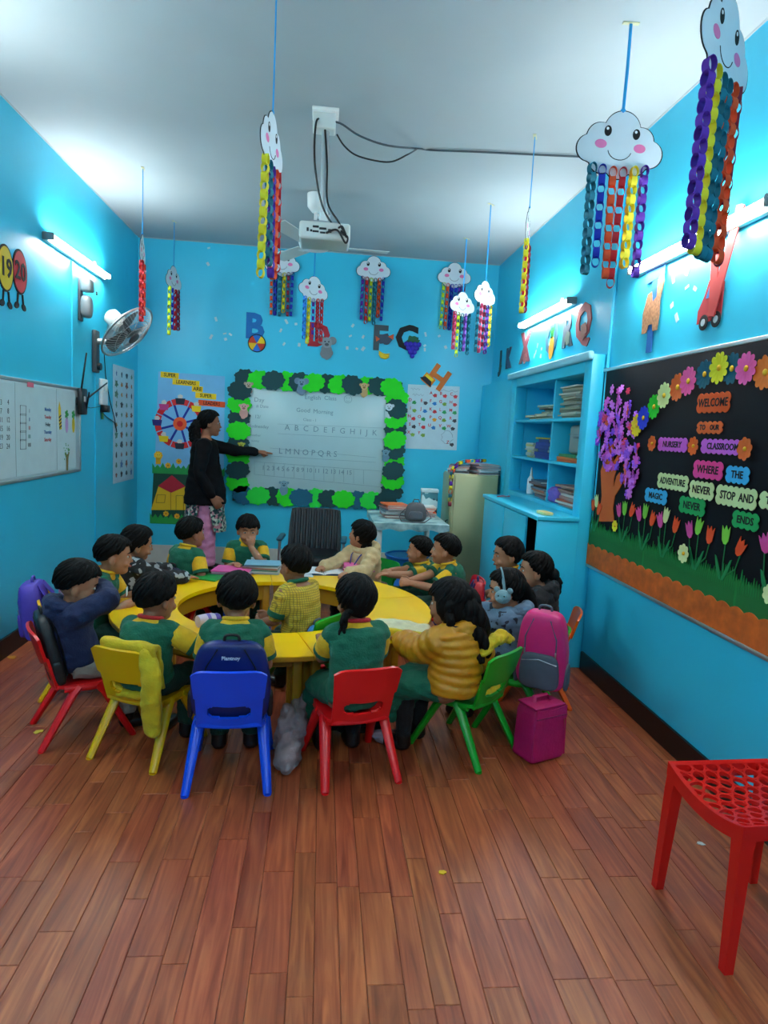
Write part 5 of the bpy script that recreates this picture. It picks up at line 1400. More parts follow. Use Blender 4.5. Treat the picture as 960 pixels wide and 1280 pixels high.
# ---- whiteboard with charts on the left wall
A, B = wp('left', 97, 487), wp('left', 97, 588)
ly1 = (A.y + B.y) / 2; lz = (A.z + B.z) / 2; LH = .62; LW = 1.83
lo_ = V3(XL, ly1 - LW / 2, 1.385)
lb = E('whiteboard', 'aluminium framed whiteboard covered with drawn charts', 'board', lo_, wall_rot('left'))
O('board_panel', G().rbox(LW, LH, .016, (0, 0, .008), .002), mat('white_enamel_b', (184, 204, 206), .3, .03, 3), lb)
for w_, h_, x_, y_ in ((LW + .02, .022, 0, LH / 2), (LW + .02, .022, 0, -LH / 2), (.02, LH, -LW / 2, 0), (.02, LH, LW / 2, 0)): O('frame_rail', G().rbox(w_, h_, .024, (x_, y_, .012), .003), metal((180, 186, 188), .45), lb)
def ll(px, py): return uv('left', lo_, px, py, .02)
xs = [ll(-60, 540)[0], ll(19.5, 540)[0], ll(71, 540)[0], ll(95, 540)[0]]
for k in range(3): card('chart_sheet', [(xs[k] + .004, -LH / 2 + .025), (xs[k + 1] - .004, -LH / 2 + .025), (xs[k + 1] - .004, LH / 2 - .03), (xs[k] + .004, LH / 2 - .02)], (196, 214, 216), lb, 0, 0, .0175, .0015)
DK2 = mat('print_dark', (40, 50, 60), .7, 0); cc = [DK2, mat('print_blue', (30, 90, 150), .7, 0), mat('print_red', (190, 60, 60), .7, 0), mat('print_teal', (20, 120, 110), .7, 0)]
for r_ in range(6):
    for c_ in range(4):
        x, y = ll(-16 + 8.8 * c_, 503 + 11 * r_); text(str(r_ * 4 + c_ + 1), .045, DK2, lb, (x, y, .0195), ext=.0003)
for r_, (s, s2) in enumerate((('I', 'Monday'), ('II', 'Tuesday'), ('III', 'Friday'), ('IIII', 'Thursday'), ('IIIII', 'Saturday'))):
    x, y = ll(29, 513 + 10.6 * r_); O('tally_box', G().tube([(x - .04, y - .03, .02), (x + .04, y - .03, .02), (x + .04, y + .03, .02), (x - .04, y + .03, .02)], .0015, 5, closed=True), cc[0], lb)
    x, y = ll(37, 514 + 10.6 * r_); text(s, .035, cc[r_ % 4], lb, (x, y, .0195), ext=.0003); x, y = ll(60, 512 + 9.4 * r_); text(s2, .033, cc[(r_ + 1) % 3], lb, (x, y, .0195), ext=.0003, bold=.0008)
x, y = ll(75, 521); pc = card('pencil_drawing', [(-.022, -.09), (.022, -.09), (.022, .06), (0, .11), (-.022, .06)], (222, 190, 30), lb, x, y, .0195, .001, rad(6))
for k in range(4): card('stripe', rect(.044, .010), (20, 20, 22), pc, 0, -.07 + .024 * k, .001, .0008, rad(18))
for px, rgb in ((83.5, (196, 150, 200)), (91.8, (206, 180, 30))):
    x, y = ll(px, 531); f_ = card('fruit_drawing', circ(.028, 16, ry=.06), rgb, lb, x, y, .0195, .001); card('fruit_leaf', petal(.035, 5, .5), (40, 150, 70), f_, 0, .075, 0, .001)
x, y = ll(84, 575); card('tree_drawing', [(-.015, -.08), (.015, -.08), (.025, .02), (.05, .06), (0, .04), (-.04, .06), (-.022, .02)], (130, 110, 60), lb, x, y, .0195, .001)
for k in range(22):
    a = R_.uniform(0, 6.28); q = R_.uniform(.02, .075); card('leaf_dot', circ(.006, 6), (60, 150, 70), lb, x + q * math.cos(a), y + .06 + q * math.sin(a), .0196, .001)
card('pink_tape', rect(.09, .03), (230, 110, 130), lb, *ll(37, 481), .025, .002)

# ---- hanging chart in the corner of the left wall
hc_ = (wp('left', 141, 457) + wp('left', 167, 465) + wp('left', 140, 600) + wp('left', 167, 599)) / 4
hw_ = wp('left', 167, 530).y - wp('left', 141, 530).y; hh_ = 1.08
hk = E('wall_chart', 'long narrow picture chart of two sheets hanging below the wall fan', 'poster', hc_, wall_rot('left'))
card('chart_sheet', rect(hw_, hh_ / 2), (176, 206, 218), hk, 0, hh_ / 4, .002, .002); card('chart_sheet', rect(hw_, hh_ / 2), (170, 202, 216), hk, 0, -hh_ / 4, .003, .002)
rr = random.Random(4)
for r_ in range(11):
    for c_ in range(4):
        card('chart_picture', blob(rr.uniform(.018, .034), r_ * 9 + c_, 14, .4, rr.uniform(.6, 1.5)), rr.choice([(60, 80, 96), (140, 90, 80), (90, 130, 110), (80, 120, 170), (60, 66, 72), (170, 120, 70)]), hk, -hw_ * .36 + hw_ * .24 * c_, hh_ * .43 - hh_ * .086 * r_, .0055, .0006)

# ---- painted conduits and pipes on the left wall
for i, yy in enumerate((5.23, 5.73)): struct('trim_%d' % (5 + i), G().b2((XL, yy - .012, .125 if i else 1.7), (XL + .012, yy + .012, 2.62 if not i else 2.1)), CYAN)
# ---- electrical fittings
FDK = plastic((60, 62, 66)); p = wp('left', 99, 356); t = E('emergency_lamp', 'small grey emergency lamp on a bracket below the tube light', 'lamp', p, wall_rot('left'))
O('backplate', G().rbox(.075, .32, .02, (0, -.11, .01), .008), FDK, t); O('battery_box', G().rbox(.10, .10, .08, (.0, 0, .06), .015), GREYP, t); O('lamp_head', G().sup(.05, .085, .04, (0, -.16, .055), .6, .6), GREYP, t)
O('switch', G().rbox(.02, .03, .01, (.03, -.05, .12), .003), DARKP, t)
p = wp('left', 103, 502, .05); t = E('wifi_router', 'black router with raised antennas at the end of the charts whiteboard', 'router', (XL, p.y, p.z), wall_rot('left'))
O('case', G().rbox(.13, .20, .035, (0, 0, .05), .01), DARKP, t); O('mount', G().box(.06, .06, .034, (0, 0, .017)), DARKP, t); O('status_label', G().rbox(.04, .04, .002, (0, .02, .068), .001), OFFW, t)
for a, b in (((-.05, .09), (-.055, .36)), ((.05, .02), (.42, .17)), ((.05, -.06), (.0, .07))): O('antenna', G().tube([(a[0], a[1], .06), (b[0], b[1], .10)], [.008, .006], 8, round_ends=True), DARKP, t)
p = wp('left', 127, 490); t = E('socket_box', 'white wall socket box with plugged adaptor and green tag', 'socket', p, wall_rot('left'))
O('faceplate', G().rbox(.16, .22, .03, (0, 0, .015), .008), WHITE, t); O('adaptor', G().rbox(.09, .06, .06, (.0, -.14, .03), .01), DARKP, t); O('tag', G().rbox(.05, .06, .004, (-.01, -.20, .012), .001), plastic((60, 150, 60)), t)
for k in (-1, 1): O('rocker_switch', G().rbox(.03, .05, .008, (k * .035, .03, .033), .003), OFFW, t)
f0 = wp('left', 132, 440, .02)
o = O('power_cable', G().tube([wp('left', *q, .012) for q in ((130, 440), (132, 470), (137, 500), (143, 522), (146, 540), (143, 528), (133, 521), (126, 514))], .004, 6), DARKP, None); tag(o, 'thin black cable hanging from the wall fan to the sockets', 'cable')
o = O('router_cable', G().tube([wp('left', *q, .014) for q in ((107, 508), (113, 510), (120, 509), (126, 508))], .003, 6), DARKP, None); tag(o, 'short black cable joining the router to the sockets', 'cable')

# ---- wall fan
p = wp('left', 117, 430); t = E('wall_fan', 'grey wall fan with a wire cage guard on a bracket', 'fan', p, wall_rot('left'))
FG = metal((176, 178, 176), .4); FD = plastic((70, 72, 74), .5)
O('wall_plate', G().rbox(.10, .34, .035, (0, -.06, .0175), .01), FD, t); O('speed_knob', G().cyl((0, -.18, .035), (0, -.18, .06), .03), DARKP, t)
cF = uv('left', p, 159, 415, .36); cen = V3(cF[0], cF[1], .36)
nrm = V3(-.15, -.65, .72).normalized()       # local: along wall, up, out of wall
Rf = frame_to(nrm)
O('neck', G().tube([(0, .02, .03), (0.0, .03, .12), tuple(cen - nrm * .16)], [.028, .026, .03], 12), FG, t)
O('motor', G().tube([cen - nrm * .20, cen - nrm * .18, cen - nrm * .08, cen - nrm * .045], [.04, .062, .068, .05], 18), OFFW, t)
RF = .24
def rp_(r, a, z): return cen + Rf @ V3(r * math.cos(a), r * math.sin(a), z)
O('guard_rim', G().tube([rp_(RF, a * math.pi / 20, 0) for a in range(40)], .009, 8, closed=True), FG, t)
g = G()
for k in range(48):
    a = k * 2 * math.pi / 48
    g.tube([rp_(.05, a, .07), rp_(.13, a + .05, .06), rp_(.19, a + .1, .04), rp_(RF, a + .12, .0)], .0018, 4); g.tube([rp_(.05, a, -.05), rp_(.13, a, -.06), rp_(.19, a, -.04), rp_(RF, a, .0)], .0018, 4)
for r_, z in ((.09, .066), (.16, .052), (.16, -.052)): g.tube([rp_(r_, a * math.pi / 16, z) for a in range(32)], .002, 4, closed=True)
o = O('guard_wires', g, FG, t)
O('hub_badge', G().sup(.05, .05, .012, rp_(0, 0, .074), 1, 1, Rf, 16, 8), FD, t)
for k in range(3):
    a0 = k * 2 * math.pi / 3 + .5
    O('blade', G().sheet(lambda u, v: tuple(rp_(.03 + .165 * u, a0 + (v - .5) * (1.25 - .35 * u), .028 * (v - .5))), 8, 6, .004), plastic((64, 68, 70), .35), t)
O('blade_hub', G().tube([cen - nrm * .02, cen + nrm * .03], .035, 16), FD, t)
# ------------------------------------------------------------------ ceiling: projector, fan, cloud mobiles
# projector on a drop pole
pc_ = on(403, 296, 1, 4.02)
t = E('projector', 'white ceiling projector on a drop pole with black cables', 'projector', (-.055, 4.02, H))
O('ceiling_plate', G().rbox(.15, .15, .02, (0, 0, -.01), .004), WHITE, t); O('mount_box', G().rbox(.13, .10, .09, (-.005, 0, -.06), .01), OFFW, t)
zt = 2.685 - H
O('pole', G().cyl((0, 0, -.02), (.012, .0, zt), .022, n=16), metal((196, 200, 202), .35), t)
O('swivel', G().rbox(.05, .05, .07, (.012, 0, zt + .02), .008).cyl((-.025, 0, zt + .03), (.05, 0, zt + .03), .014), WHITE, t)
pj = O('case', G().rbox(.29, .24, .10, (.022, .02, zt - .075), .016, 3), OFFW, t)
O('arm_plate', G().rbox(.16, .14, .012, (.012, 0, zt - .018), .003), STEEL, t)
y_ = -.101; zc = zt - .075
for x, z, w, h in ((-.075, .0, .012, .02), (-.055, -.005, .012, .012), (-.03, .018, .035, .012), (-.03, -.008, .035, .01), (.01, .01, .04, .012), (.01, -.012, .03, .01), (.05, .0, .02, .02), (.12, .0, .02, .02), (.14, -.01, .012, .012)):
    O('port', G().rbox(w, .006, h, (x, y_, zc + z), .002), DARKP, pj)
O('lens', G().cyl((.06, .14, zc), (.06, .17, zc), .04), DARKP, t)
O('vent', G().rbox(.006, .12, .05, (-.125, .02, zc), .002), GREYP, t)
for i, P in enumerate(([(-.01, -.02, -.06), (-.05, -.06, -.08), (-.05, -.07, -.3), (.0, -.05, -.52), (.09, -.09, -.66), (.15, -.12, -.70), (.14, -.14, -.74), (.09, -.13, zc - .0), (.03, -.11, zc - .015)], [(.0, -.03, -.10), (.02, -.05, -.3), (.03, -.05, -.5), (.10, -.09, -.62), (.145, -.11, -.70), (.12, -.13, zc + .02), (.10, -.105, zc + .02)])):
    O('cable', G().tube(smooth_path(P), .006, 8), DARKP, t)
# cable run along the ceiling to the right wall
def at_y(px, py, y=3.98): return on(px, py, 1, y)
def at_c(px, py): return on(px, py, 2, H - .009)
P = [at_y(407, 152), at_y(425, 154), at_y(450, 170), at_y(485, 182), at_c(525, 186), at_c(545, 188), at_c(600, 190), at_c(660, 193), at_c(725, 196), at_c(760, 198)]
o = O('ceiling_cable', G().tube(smooth_path(P), .006, 8), mat('cable_grey', (60, 72, 80), .6), None); tag(o, 'grey cable running along the ceiling from projector to the shelf wall', 'cable')
o = O('slack_cable', G().tube(smooth_path([at_y(421, 168), at_y(430, 182), at_y(445, 194), at_y(470, 201), at_y(490, 202), at_y(510, 193), at_c(522, 186)]), .005, 8), DARKP, None); tag(o, 'loose black cable drooping beside the projector mount', 'cable')
# ceiling fan beyond the projector
t = E('ceiling_fan', 'white three-blade ceiling fan behind the projector', 'fan', (-.12, 5.35, H))
O('canopy', G().lathe([(.03, -.14), (.065, -.10), (.07, -.005), (.03, 0)], 20), WHITE, t); O('down_rod', G().cyl((0, 0, -.30), (0, 0, -.1), .012), WHITE, t)
O('motor', G().lathe([(.03, -.42), (.11, -.41), (.125, -.37), (.11, -.33), (.04, -.30), (.02, -.27)], 28), WHITE, t)
for k in range(3):
    a = k * 2 * math.pi / 3 + .06; R3 = Matrix.Rotation(a, 3, 'Z')
    O('blade', G().sheet(lambda u, v: tuple(R3 @ V3(.15 + .43 * u, (v - .5) * (.11 + .03 * u), -.385 + .02 * (v - .5))), 8, 4, .005), OFFW, t)
    O('blade_bracket', G().tube([R3 @ V3(.09, 0, -.385), R3 @ V3(.2, 0, -.388)], [(.02, .005), (.03, .005)], 8), WHITE, t)
# smoke detector / gas bell on the back wall near the corner
p = wp('back', 583, 347); 

# cloud mobiles
def cloud_poly(w=.37):
    s = w / 2; P = []
    lobes = [(.0, .34, .42), (-.48, .14, .32), (-.70, -.12, .30), (-.38, -.34, .30), (.02, -.40, .32), (.40, -.32, .28), (.70, -.10, .30), (.46, .16, .30)]
    for k in range(96):
        a = 2 * math.pi * k / 96; d = (math.cos(a), math.sin(a)); best = 0
        for cx, cy, r in lobes:
            b = cx * d[0] + cy * d[1]; q = b * b - (cx * cx + cy * cy - r * r)
            if q > 0: best = max(best, b + math.sqrt(q))
        P.append((d[0] * best * s, d[1] * best * s))
    return P
CLW = paper((214, 224, 230)); RIB = mat('blue_ribbon', (10, 150, 214), .5, .05)
def link_mesh(w, hgt, depth, turn):
    """one paper ring, seen as an open loop; turn 0 faces the room, 1 is quarter turned"""
    n = 14; g = G(); V = []; th = .0012
    for k in range(n):
        a = 2 * math.pi * k / n; c, s = math.cos(a), math.sin(a)
        for r in (1.0, .90):
            for d in (-depth / 2, depth / 2):
                p = (c * w / 2 * r, d, s * hgt / 2 * r); V.append((p[1], p[0], p[2]) if turn else p)
    F = []
    for k in range(n):
        a, b = 4 * k, 4 * ((k + 1) % n)
        F += [(a, a + 1, b + 1, b), (a + 2, b + 2, b + 3, a + 3), (a, b, b + 2, a + 2), (a + 1, a + 3, b + 3, b + 1)]
    return g.add(V, F).mesh('paper_link', 60)
LM = [link_mesh(.034, .048, .027, q) for q in (0, 1)]
for m_ in LM: m_.materials.append(CLW)
LCOL = dict(purple=(86, 30, 150), violet=(140, 80, 190), yellow=(222, 206, 30), teal=(0, 104, 124), orange=(226, 78, 28), red=(196, 24, 40), blue=(12, 40, 170), lblue=(20, 120, 210), pink=(216, 70, 110), lime=(190, 210, 30), maroon=(130, 30, 60))
def cloud(loc, yaw, label, chains, top_z=None, near=False, w=.37, n_links=12, tilt=0.0, wall=False, face=True):
    """loc = centre of the cloud card; the ribbon goes straight up to the ceiling"""
    t = E('cloud_mobile', label, 'mobile', loc, (0, 0, yaw), 'paper cloud mobiles')
    P = cloud_poly(w); sc_ = w / .37
    T = Matrix.Rotation(math.pi / 2, 4, 'X') @ Matrix.Rotation(tilt, 4, 'Z')
    rim = O('cloud_outline', G().prism([(x * 1.03, y * 1.03) for x, y in P], -.0015, .0012, 0, T), INK, t, sharp=30)
    cd = O('cloud_card', G().prism(P, -.0024, .0024, 0, T), CLW, t, sharp=30)
    for q in (-1, 1):
        e = O('eye', G().prism(circ(.016 * sc_, 16, q * .062 * sc_, .055 * sc_, .022 * sc_), .0024, .0034, 0, T), INK, cd)
        O('eye_glint', G().prism(circ(.006 * sc_, 10, q * .062 * sc_ - .003, .064 * sc_), .0034, .004, 0, T), paper((240, 244, 246)), e)
        O('cheek', G().prism(circ(.026 * sc_, 18, q * .085 * sc_, .0, .018 * sc_), .0024, .0032, 0, T), paper((232, 120, 170)), cd)
    O('smile', G().tube([T @ V3(.052 * sc_ * math.cos(a), -.012 * sc_ + .045 * sc_ * math.sin(a), .003) for a in [math.pi * (1.08 + .84 * k / 10) for k in range(11)]], .0016, 5), INK, cd)
    if not wall:
        h = (top_z if top_z else H) - loc[2]; y0 = max(p[1] for p in P) * .96
        O('ribbon', G().tube([(0, 0, y0), (.002, 0, (y0 + h) / 2), (0, 0, h - .004)], [(.007, .003)] * 3, 6, up=(0, 1, 0)), RIB, t)
        O('tape', G().box(.07, .02, .003, (0, 0, h - .002)), paper((190, 190, 150)), t)
        O('ribbon_knot', G().sup(.012, .006, .009, (0, 0, y0 + .01), 1, 1, None, 10, 6), RIB, t)
    ys = lambda x: -max(0.055, .085 - abs(x) * .12) * sc_ * 1.1
    nC = len(chains)
    for i, cname in enumerate(chains):
        x = (-.5 + (i + .5) / nC) * w * .74; z0 = ys(x); rr = random.Random(i * 13 + int(abs(loc[0]) * 100))
        N = n_links + rr.randint(-1, 1); st = .038 * sc_; m = paper(LCOL[cname])
        if near:
            ce = bpy.data.objects.new('paper_chain', None); col.objects.link(ce); ce.parent = t; ce.location = (x, -.004, z0); ce.rotation_euler = (rr.uniform(-.02, .02), rr.uniform(-.03, .03), rr.uniform(-.4, .4))
            for k in range(N):
                o = O('paper_link', LM[k % 2], None, ce, (0, 0, -.02 - st * k)); setm(o, m); o.scale = (sc_, sc_, sc_)
        else:
            g = G()
            for k in range(N):
                me = LM[k % 2]; g.add([(v.co.x * sc_, v.co.y * sc_, v.co.z * sc_ - .02 - st * k) for v in me.vertices], [tuple(f.vertices) for f in me.polygons])
            O('paper_chain', g, m, t, (x, -.004, z0), (0, rr.uniform(-.02, .02), rr.uniform(-.5, .5)), sharp=60)
    return t
def cl(px, py, y): p = on(px, py, 1, y); return (p.x, p.y, p.z)
cloud(cl(775, 183, 2.94), rad(-4), 'white cloud mobile smiling face on with six colourful chains, beside the bulletin board tube light', ['teal', 'blue', 'orange', 'red', 'yellow', 'purple'], near=True, w=.375, tilt=rad(-4))
cloud(cl(908, 58, 2.05), rad(38), 'large white cloud mobile with rosy cheeks hanging over the tube light near the letter V', ['purple', 'yellow', 'teal', 'teal', 'orange', 'maroon'], near=True, w=.37, tilt=rad(-4), n_links=13)
cloud(cl(340, 182, 3.01), rad(79), 'white cloud mobile turned nearly edge on in front of the projector', ['yellow', 'teal', 'purple', 'orange', 'red'], near=True, w=.34, n_links=13)
cloud(cl(178, 315, 5.14), rad(98), 'edge-on cloud mobile hanging beside the wall fan with red chains', ['red', 'orange', 'red'], w=.32)
cloud(cl(217, 350, 6.39), rad(78), 'grey-lit cloud mobile above the super learners poster', ['lime', 'blue', 'red', 'maroon'], w=.32)
cloud(cl(660, 287, 4.06), rad(69), 'edge-on cloud mobile with yellow and red chains by the shelf wall', ['yellow', 'red', 'maroon'], w=.32)
cloud(cl(606, 369, 5.25), rad(42), 'bright cloud mobile in front of the tube light over the shelf', ['teal', 'pink', 'maroon', 'purple', 'yellow'], w=.28)
cloud(cl(578, 381, 6.18), rad(30), 'cloud mobile with a pink chain next to the corner of the shelf wall', ['pink', 'lime', 'teal', 'violet', 'teal'], w=.30)
cloud(cl(392, 362, 6.1), rad(32), 'cloud mobile hanging above the red letter D', ['lblue', 'yellow', 'purple', 'red', 'red'], w=.30, tilt=rad(-8))
for (px, py), lab, chs in (((353, 330), 'cloud with chains pinned on the wall above the letter B', ['orange', 'blue', 'teal', 'yellow', 'maroon', 'blue']), ((467, 337), 'cloud with chains pinned on the wall above the letter F', ['purple', 'red', 'lime', 'teal', 'orange', 'blue']), ((568, 345), 'cloud with chains pinned on the wall near the shelf corner', ['lime', 'orange', 'blue', 'blue', 'purple', 'maroon'])):
    p = wp('back', px, py, .03); cloud((p.x, D - .03, p.z), 0, lab, chs, wall=True, w=.345)
# ------------------------------------------------------------------ bags, clothes, books and small things
def bag_shape(g, w, h, d, e1=.42, e2=.5, c=(0, 0, 0), top=.82):
    def fn(q):
        t = (q.z / (h / 2) + 1) / 2; k = 1 - (1 - top) * max(0, t - .45) / .55
        return Vector((q.x * k, q.y * (1 - .12 * t), q.z))
    return g.sup(w / 2, d / 2, h / 2, c, e1, e2, None, 30, 18, 0, fn)
def zipline(g, pts, r=.004): return g.tube(pts, r, 6)
def backpack(loc, rz, label, w, h, d, m, m2, mp, rx=0.0, logo=None, group='school bags'):
    """stands at loc, front pocket towards local -Y, straps towards +Y"""
    t = E('backpack', label, 'bag', loc, (rx, 0, rz), group)
    O('bag_body', bag_shape(G(), w, h, d, c=(0, 0, h / 2)), m, t, sharp=None)
    pk = O('front_pocket', bag_shape(G(), w * .78, h * .46, d * .42, c=(0, -d * .42, h * .28), top=.9), m2, t, sharp=None)
    O('zip', zipline(G(), [(-w * .34, -d * .56, h * .40), (0, -d * .63, h * .45), (w * .34, -d * .56, h * .40)], .003), STEEL, pk)
    for s in (-1, 1):
        z = O('zip', zipline(G(), [(s * w * .30, -d * .46, h * .35), (s * w * .30, -d * .44, h * .7), (s * w * .16, -d * .38, h * .93)], .0035), mp, t)
        O('zip_pull', G().rbox(.008, .004, .03, (s * w * .30, -d * .5, h * .52), .002), STEEL, z)
        O('shoulder_strap', G().tube([(s * w * .2, d * .35, h * .93), (s * w * .28, d * .62, h * .7), (s * w * .3, d * .58, h * .35), (s * w * .34, d * .4, h * .1)], [(.022, .007)] * 4, 8, up=(0, 1, 0)), mp, t)
        O('side_pocket', G().sup(.012, d * .3, h * .17, (s * w * .49, 0, h * .2), .6, .6), mp, t)
    O('handle', G().tube(smooth_path([(-.03, d * .1, h * .97), (-.024, d * .1, h + .02), (.024, d * .1, h + .02), (.03, d * .1, h * .97)]), .006, 8), mp, t)
    if logo: text(logo, .021, paper((210, 214, 220)), t, (0, -d * .49 - .003, h * .83), (math.pi / 2, 0, 0), .001, bold=.0006)
    return t
def chair_back_point(o, dist=.0, side=0.0):       # a point behind/in front of a chair's back, in world
    R3 = Matrix.Rotation(o.rotation_euler.z, 3, 'Z'); p = R3 @ V3(side, -.17 + dist, 0); return V3(o.location.x + p.x, o.location.y + p.y, 0)
chairs = {o['label']: o for o in col.objects if o.name.startswith('kids_chair')}
def chair(s): return [o for l, o in chairs.items() if s in l][0]
NAVYN = mat('navy_nylon', (12, 26, 92), .4, .1, 14, .1, 60); BLKN = mat('black_nylon', (14, 15, 18), .5, .15, 14, .15, 60)
PINKN = mat('pink_nylon', (196, 30, 104), .45, .08, 14, .08, 60); GREYN = mat('grey_nylon', (74, 84, 96), .5, .1, 14, .1, 60); PURN = mat('purple_nylon', (80, 56, 170), .5, .1, 14, .1, 60); LPINK = mat('light_pink_nylon', (214, 120, 160), .6, .1, 14, .1, 60)
o = chair('navy backpack'); p = chair_back_point(o, .088); backpack((p.x, p.y, .276), o.rotation_euler.z, 'navy backpack between the boy and the blue chair back', .33, .345, .075, NAVYN, NAVYN, BLKN, rad(5), 'Plantnoy')
o = chair('pink backpack'); p = on(680, 862, 2, .285); backpack((p.x, p.y + .05, .278), rad(-32), 'bright pink backpack with a grey pocket on the green chair', .25, .40, .13, PINKN, GREYN, GREYN, rad(6))
o = chair('navy hoodie'); p = chair_back_point(o, .065); backpack((p.x, p.y, .276), o.rotation_euler.z, 'black backpack behind the boy in the navy hoodie', .27, .33, .07, BLKN, BLKN, BLKN, rad(14))
o = chair('purple bag'); p = chair_back_point(o, -.065); backpack((p.x, p.y, .31), o.rotation_euler.z, 'purple backpack on the yellow chair by the wall', .25, .30, .13, PURN, PURN, PURN, rad(8))
o = chair('pink bag hung'); p = chair_back_point(o, -.10); backpack((p.x, p.y, .36), o.rotation_euler.z, 'light pink backpack hung on the yellow chair by the wall', .20, .29, .12, LPINK, LPINK, LPINK, rad(6))
o = chair('turned toward the teacher'); p = chair_back_point(o, .05); backpack((p.x, p.y, .272), o.rotation_euler.z, 'navy floral backpack behind the boy turned to the teacher', .24, .26, .055, mat('navy_speckle', (18, 26, 60), .6, .5, 60), BLKN, BLKN)
# red rucksack near the cupboard girls and blue bag inside the ring
backpack((1.03, 4.03, .385), rad(80), 'red school bag held on a lap next to the headband girl', .20, .20, .08, mat('red_nylon', (186, 18, 34), .5, .1, 14, .1, 60), mat('red_nylon', (186, 18, 34)), NAVYN)
o = chair('inside the ring'); p = chair_back_point(o, .055); backpack((p.x, p.y, .272), o.rotation_euler.z, 'light blue bag on the green chair inside the ring', .20, .19, .05, mat('sky_nylon', (40, 130, 200), .5, .1, 14, .1, 60), mat('sky_nylon', (40, 130, 200)), GREYN)

# magenta lunch bag on the floor
MAG = mat('magenta_canvas', (176, 6, 84), .6, .1, 18, .2, 70)
a_, b_ = V3(1.0, 2.96, 0), V3(1.18, 2.84, 0); t = E('lunch_bag', 'magenta box-shaped lunch bag standing on the wooden floor', 'bag', (1.085, 2.895, 0), (0, 0, rad(24)))
def lfn(q): return Vector((q.x * (1 - .06 * (q.z / .15)) + .004 * math.sin(q.z * 60), q.y * (1 - .08 * (q.z / .15)), q.z))
O('bag_body', G().sup(.10, .07, .132, (0, 0, .133), .18, .18, None, 40, 24, 0, lfn), MAG, t, sharp=None)
O('flap', G().rbox(.186, .13, .012, (0, -.0, .264), .005).sheet(lambda u, v: (-.093 + .186 * u, -.07 - .004 * v, .264 - .06 * v - .012 * math.sin(u * math.pi)), 10, 3, .004), MAG, t)
O('handle', G().tube([(-.05, 0, .268), (-.04, .01, .295), (.04, .01, .295), (.05, 0, .268)], [(.012, .004)] * 4, 8), MAG, t)
O('zip', G().tube([(-.094, -.0745, .22), (.094, -.0745, .22)], .003, 6), cloth((120, 4, 60)), t)
for s in (-1, 1): O('piping', G().tube([(s * .098, -.071, .02), (s * .096, -.069, .13), (s * .092, -.066, .255)], .004, 6), MAG, t)

# yellow jacket over the yellow chair
YJ = cloth((206, 170, 14)); o = chair('yellow jacket'); t = E('jacket', 'yellow jacket hanging over the back of the yellow chair', 'jacket', o.location, o.rotation_euler)
def drape(u, v):       # over the top edge of the back: front fall, over, sleeve at one side
    x = -.10 + .27 * u; s = v * 2 - 1; k = .02 * math.sin(u * 9) + .008 * math.sin(u * 23 + v * 8)
    if s < 0: return (x, -.185 + .05 * (-s) + k * .3, .555 - .20 * (s * s) + .006 * math.sin(u * 12))
    return (x, -.205 + .03 * s - .02 * math.sin(s * 2), .555 - .03 * s * s - .02 * s)
O('jacket_body', wrinkle(remesh(G().sheet(drape, 26, 22, .022), .006, 3), .006, 13, 5), YJ, t)
O('sleeve', wrinkle(remesh(G().tube([(.13, -.20, .53), (.165, -.215, .44), (.16, -.21, .33), (.15, -.19, .24), (.14, -.17, .17)], [(.035, .028), (.05, .03), (.048, .032), (.045, .03), (.04, .028)], 14, round_ends=True), .006, 3), .007, 16, 2), YJ, t)
O('sleeve', wrinkle(remesh(G().tube([(-.10, -.10, .33), (-.05, -.135, .30), (.03, -.14, .305), (.10, -.12, .31)], [(.03, .022), (.028, .02), (.03, .02), (.03, .022)], 12, round_ends=True), .007, 1), .006, 30, 3), YJ, t)
# yellow cloth on the green chair beside the mustard jacket
o = chair('mustard jacket'); t = O('yellow_scarf', wrinkle(remesh(G().tube([(-.10, -.145, .53), (-.03, -.14, .565), (.06, -.145, .575), (.12, -.16, .55)], [(.02, .018), (.036, .03), (.036, .03), (.02, .016)], 14, round_ends=True), .006, 2), .012, 30, 6), YJ, None, o.location, o.rotation_euler); tag(t, 'yellow scarf bundled over the green chair top', 'scarf')
t = O('yellow_bundle', wrinkle(remesh(G().tube([(-.06, -.12, .31), (.0, -.125, .315), (.09, -.12, .31)], [(.02, .016), (.026, .02), (.02, .016)], 12, round_ends=True), .006, 2), .008, 30, 8), YJ, None, o.location, o.rotation_euler); tag(t, 'yellow cloth bundle stuffed in the slot of the green chair', 'cloth')

# grey jacket and dark bag dropped under the table
def heap(loc, rz, pts, rr, m, label, cat, name, seed):
    o = O(name, wrinkle(remesh(G().tube([Vector(p) for p in pts], rr, 16, round_ends=True), .007, 2), .022, 16, seed), m, None, loc, (0, 0, rz)); return tag(o, label, cat)
rr = random.Random(21); g = G()
for k in range(15):
    y_ = -.13 + .36 * k / 14; h_ = .05 + .13 * max(0, min(1, (y_ + .12) / .22))
    g.sup(rr.uniform(.035, .06), rr.uniform(.05, .09), h_ * rr.uniform(.7, 1.0), (rr.uniform(-.05, .05) * (1 + y_ * 2), y_, h_ * .75), .9, .9, RM(rr.uniform(-.4, .4), rr.uniform(-.4, .4), 0), 14, 10)
g.tube([(-.02, -.02, .14), (.0, -.10, .09), (.01, -.16, .035)], [(.05, .03), (.045, .03), (.04, .028)], 12, round_ends=True)
def flatten(me):
    for v in me.vertices: v.co.z = max(.001, v.co.z)
    return me
o = O('fallen_jacket', flatten(wrinkle(remesh(g, .007, 4), .016, 20, 3)), cloth((150, 128, 130)), None, (-.095, 2.86, 0)); o.scale = (.82, .9, .85); tag(o, 'crumpled grey jacket dropped on the floor beside the red chair', 'jacket')
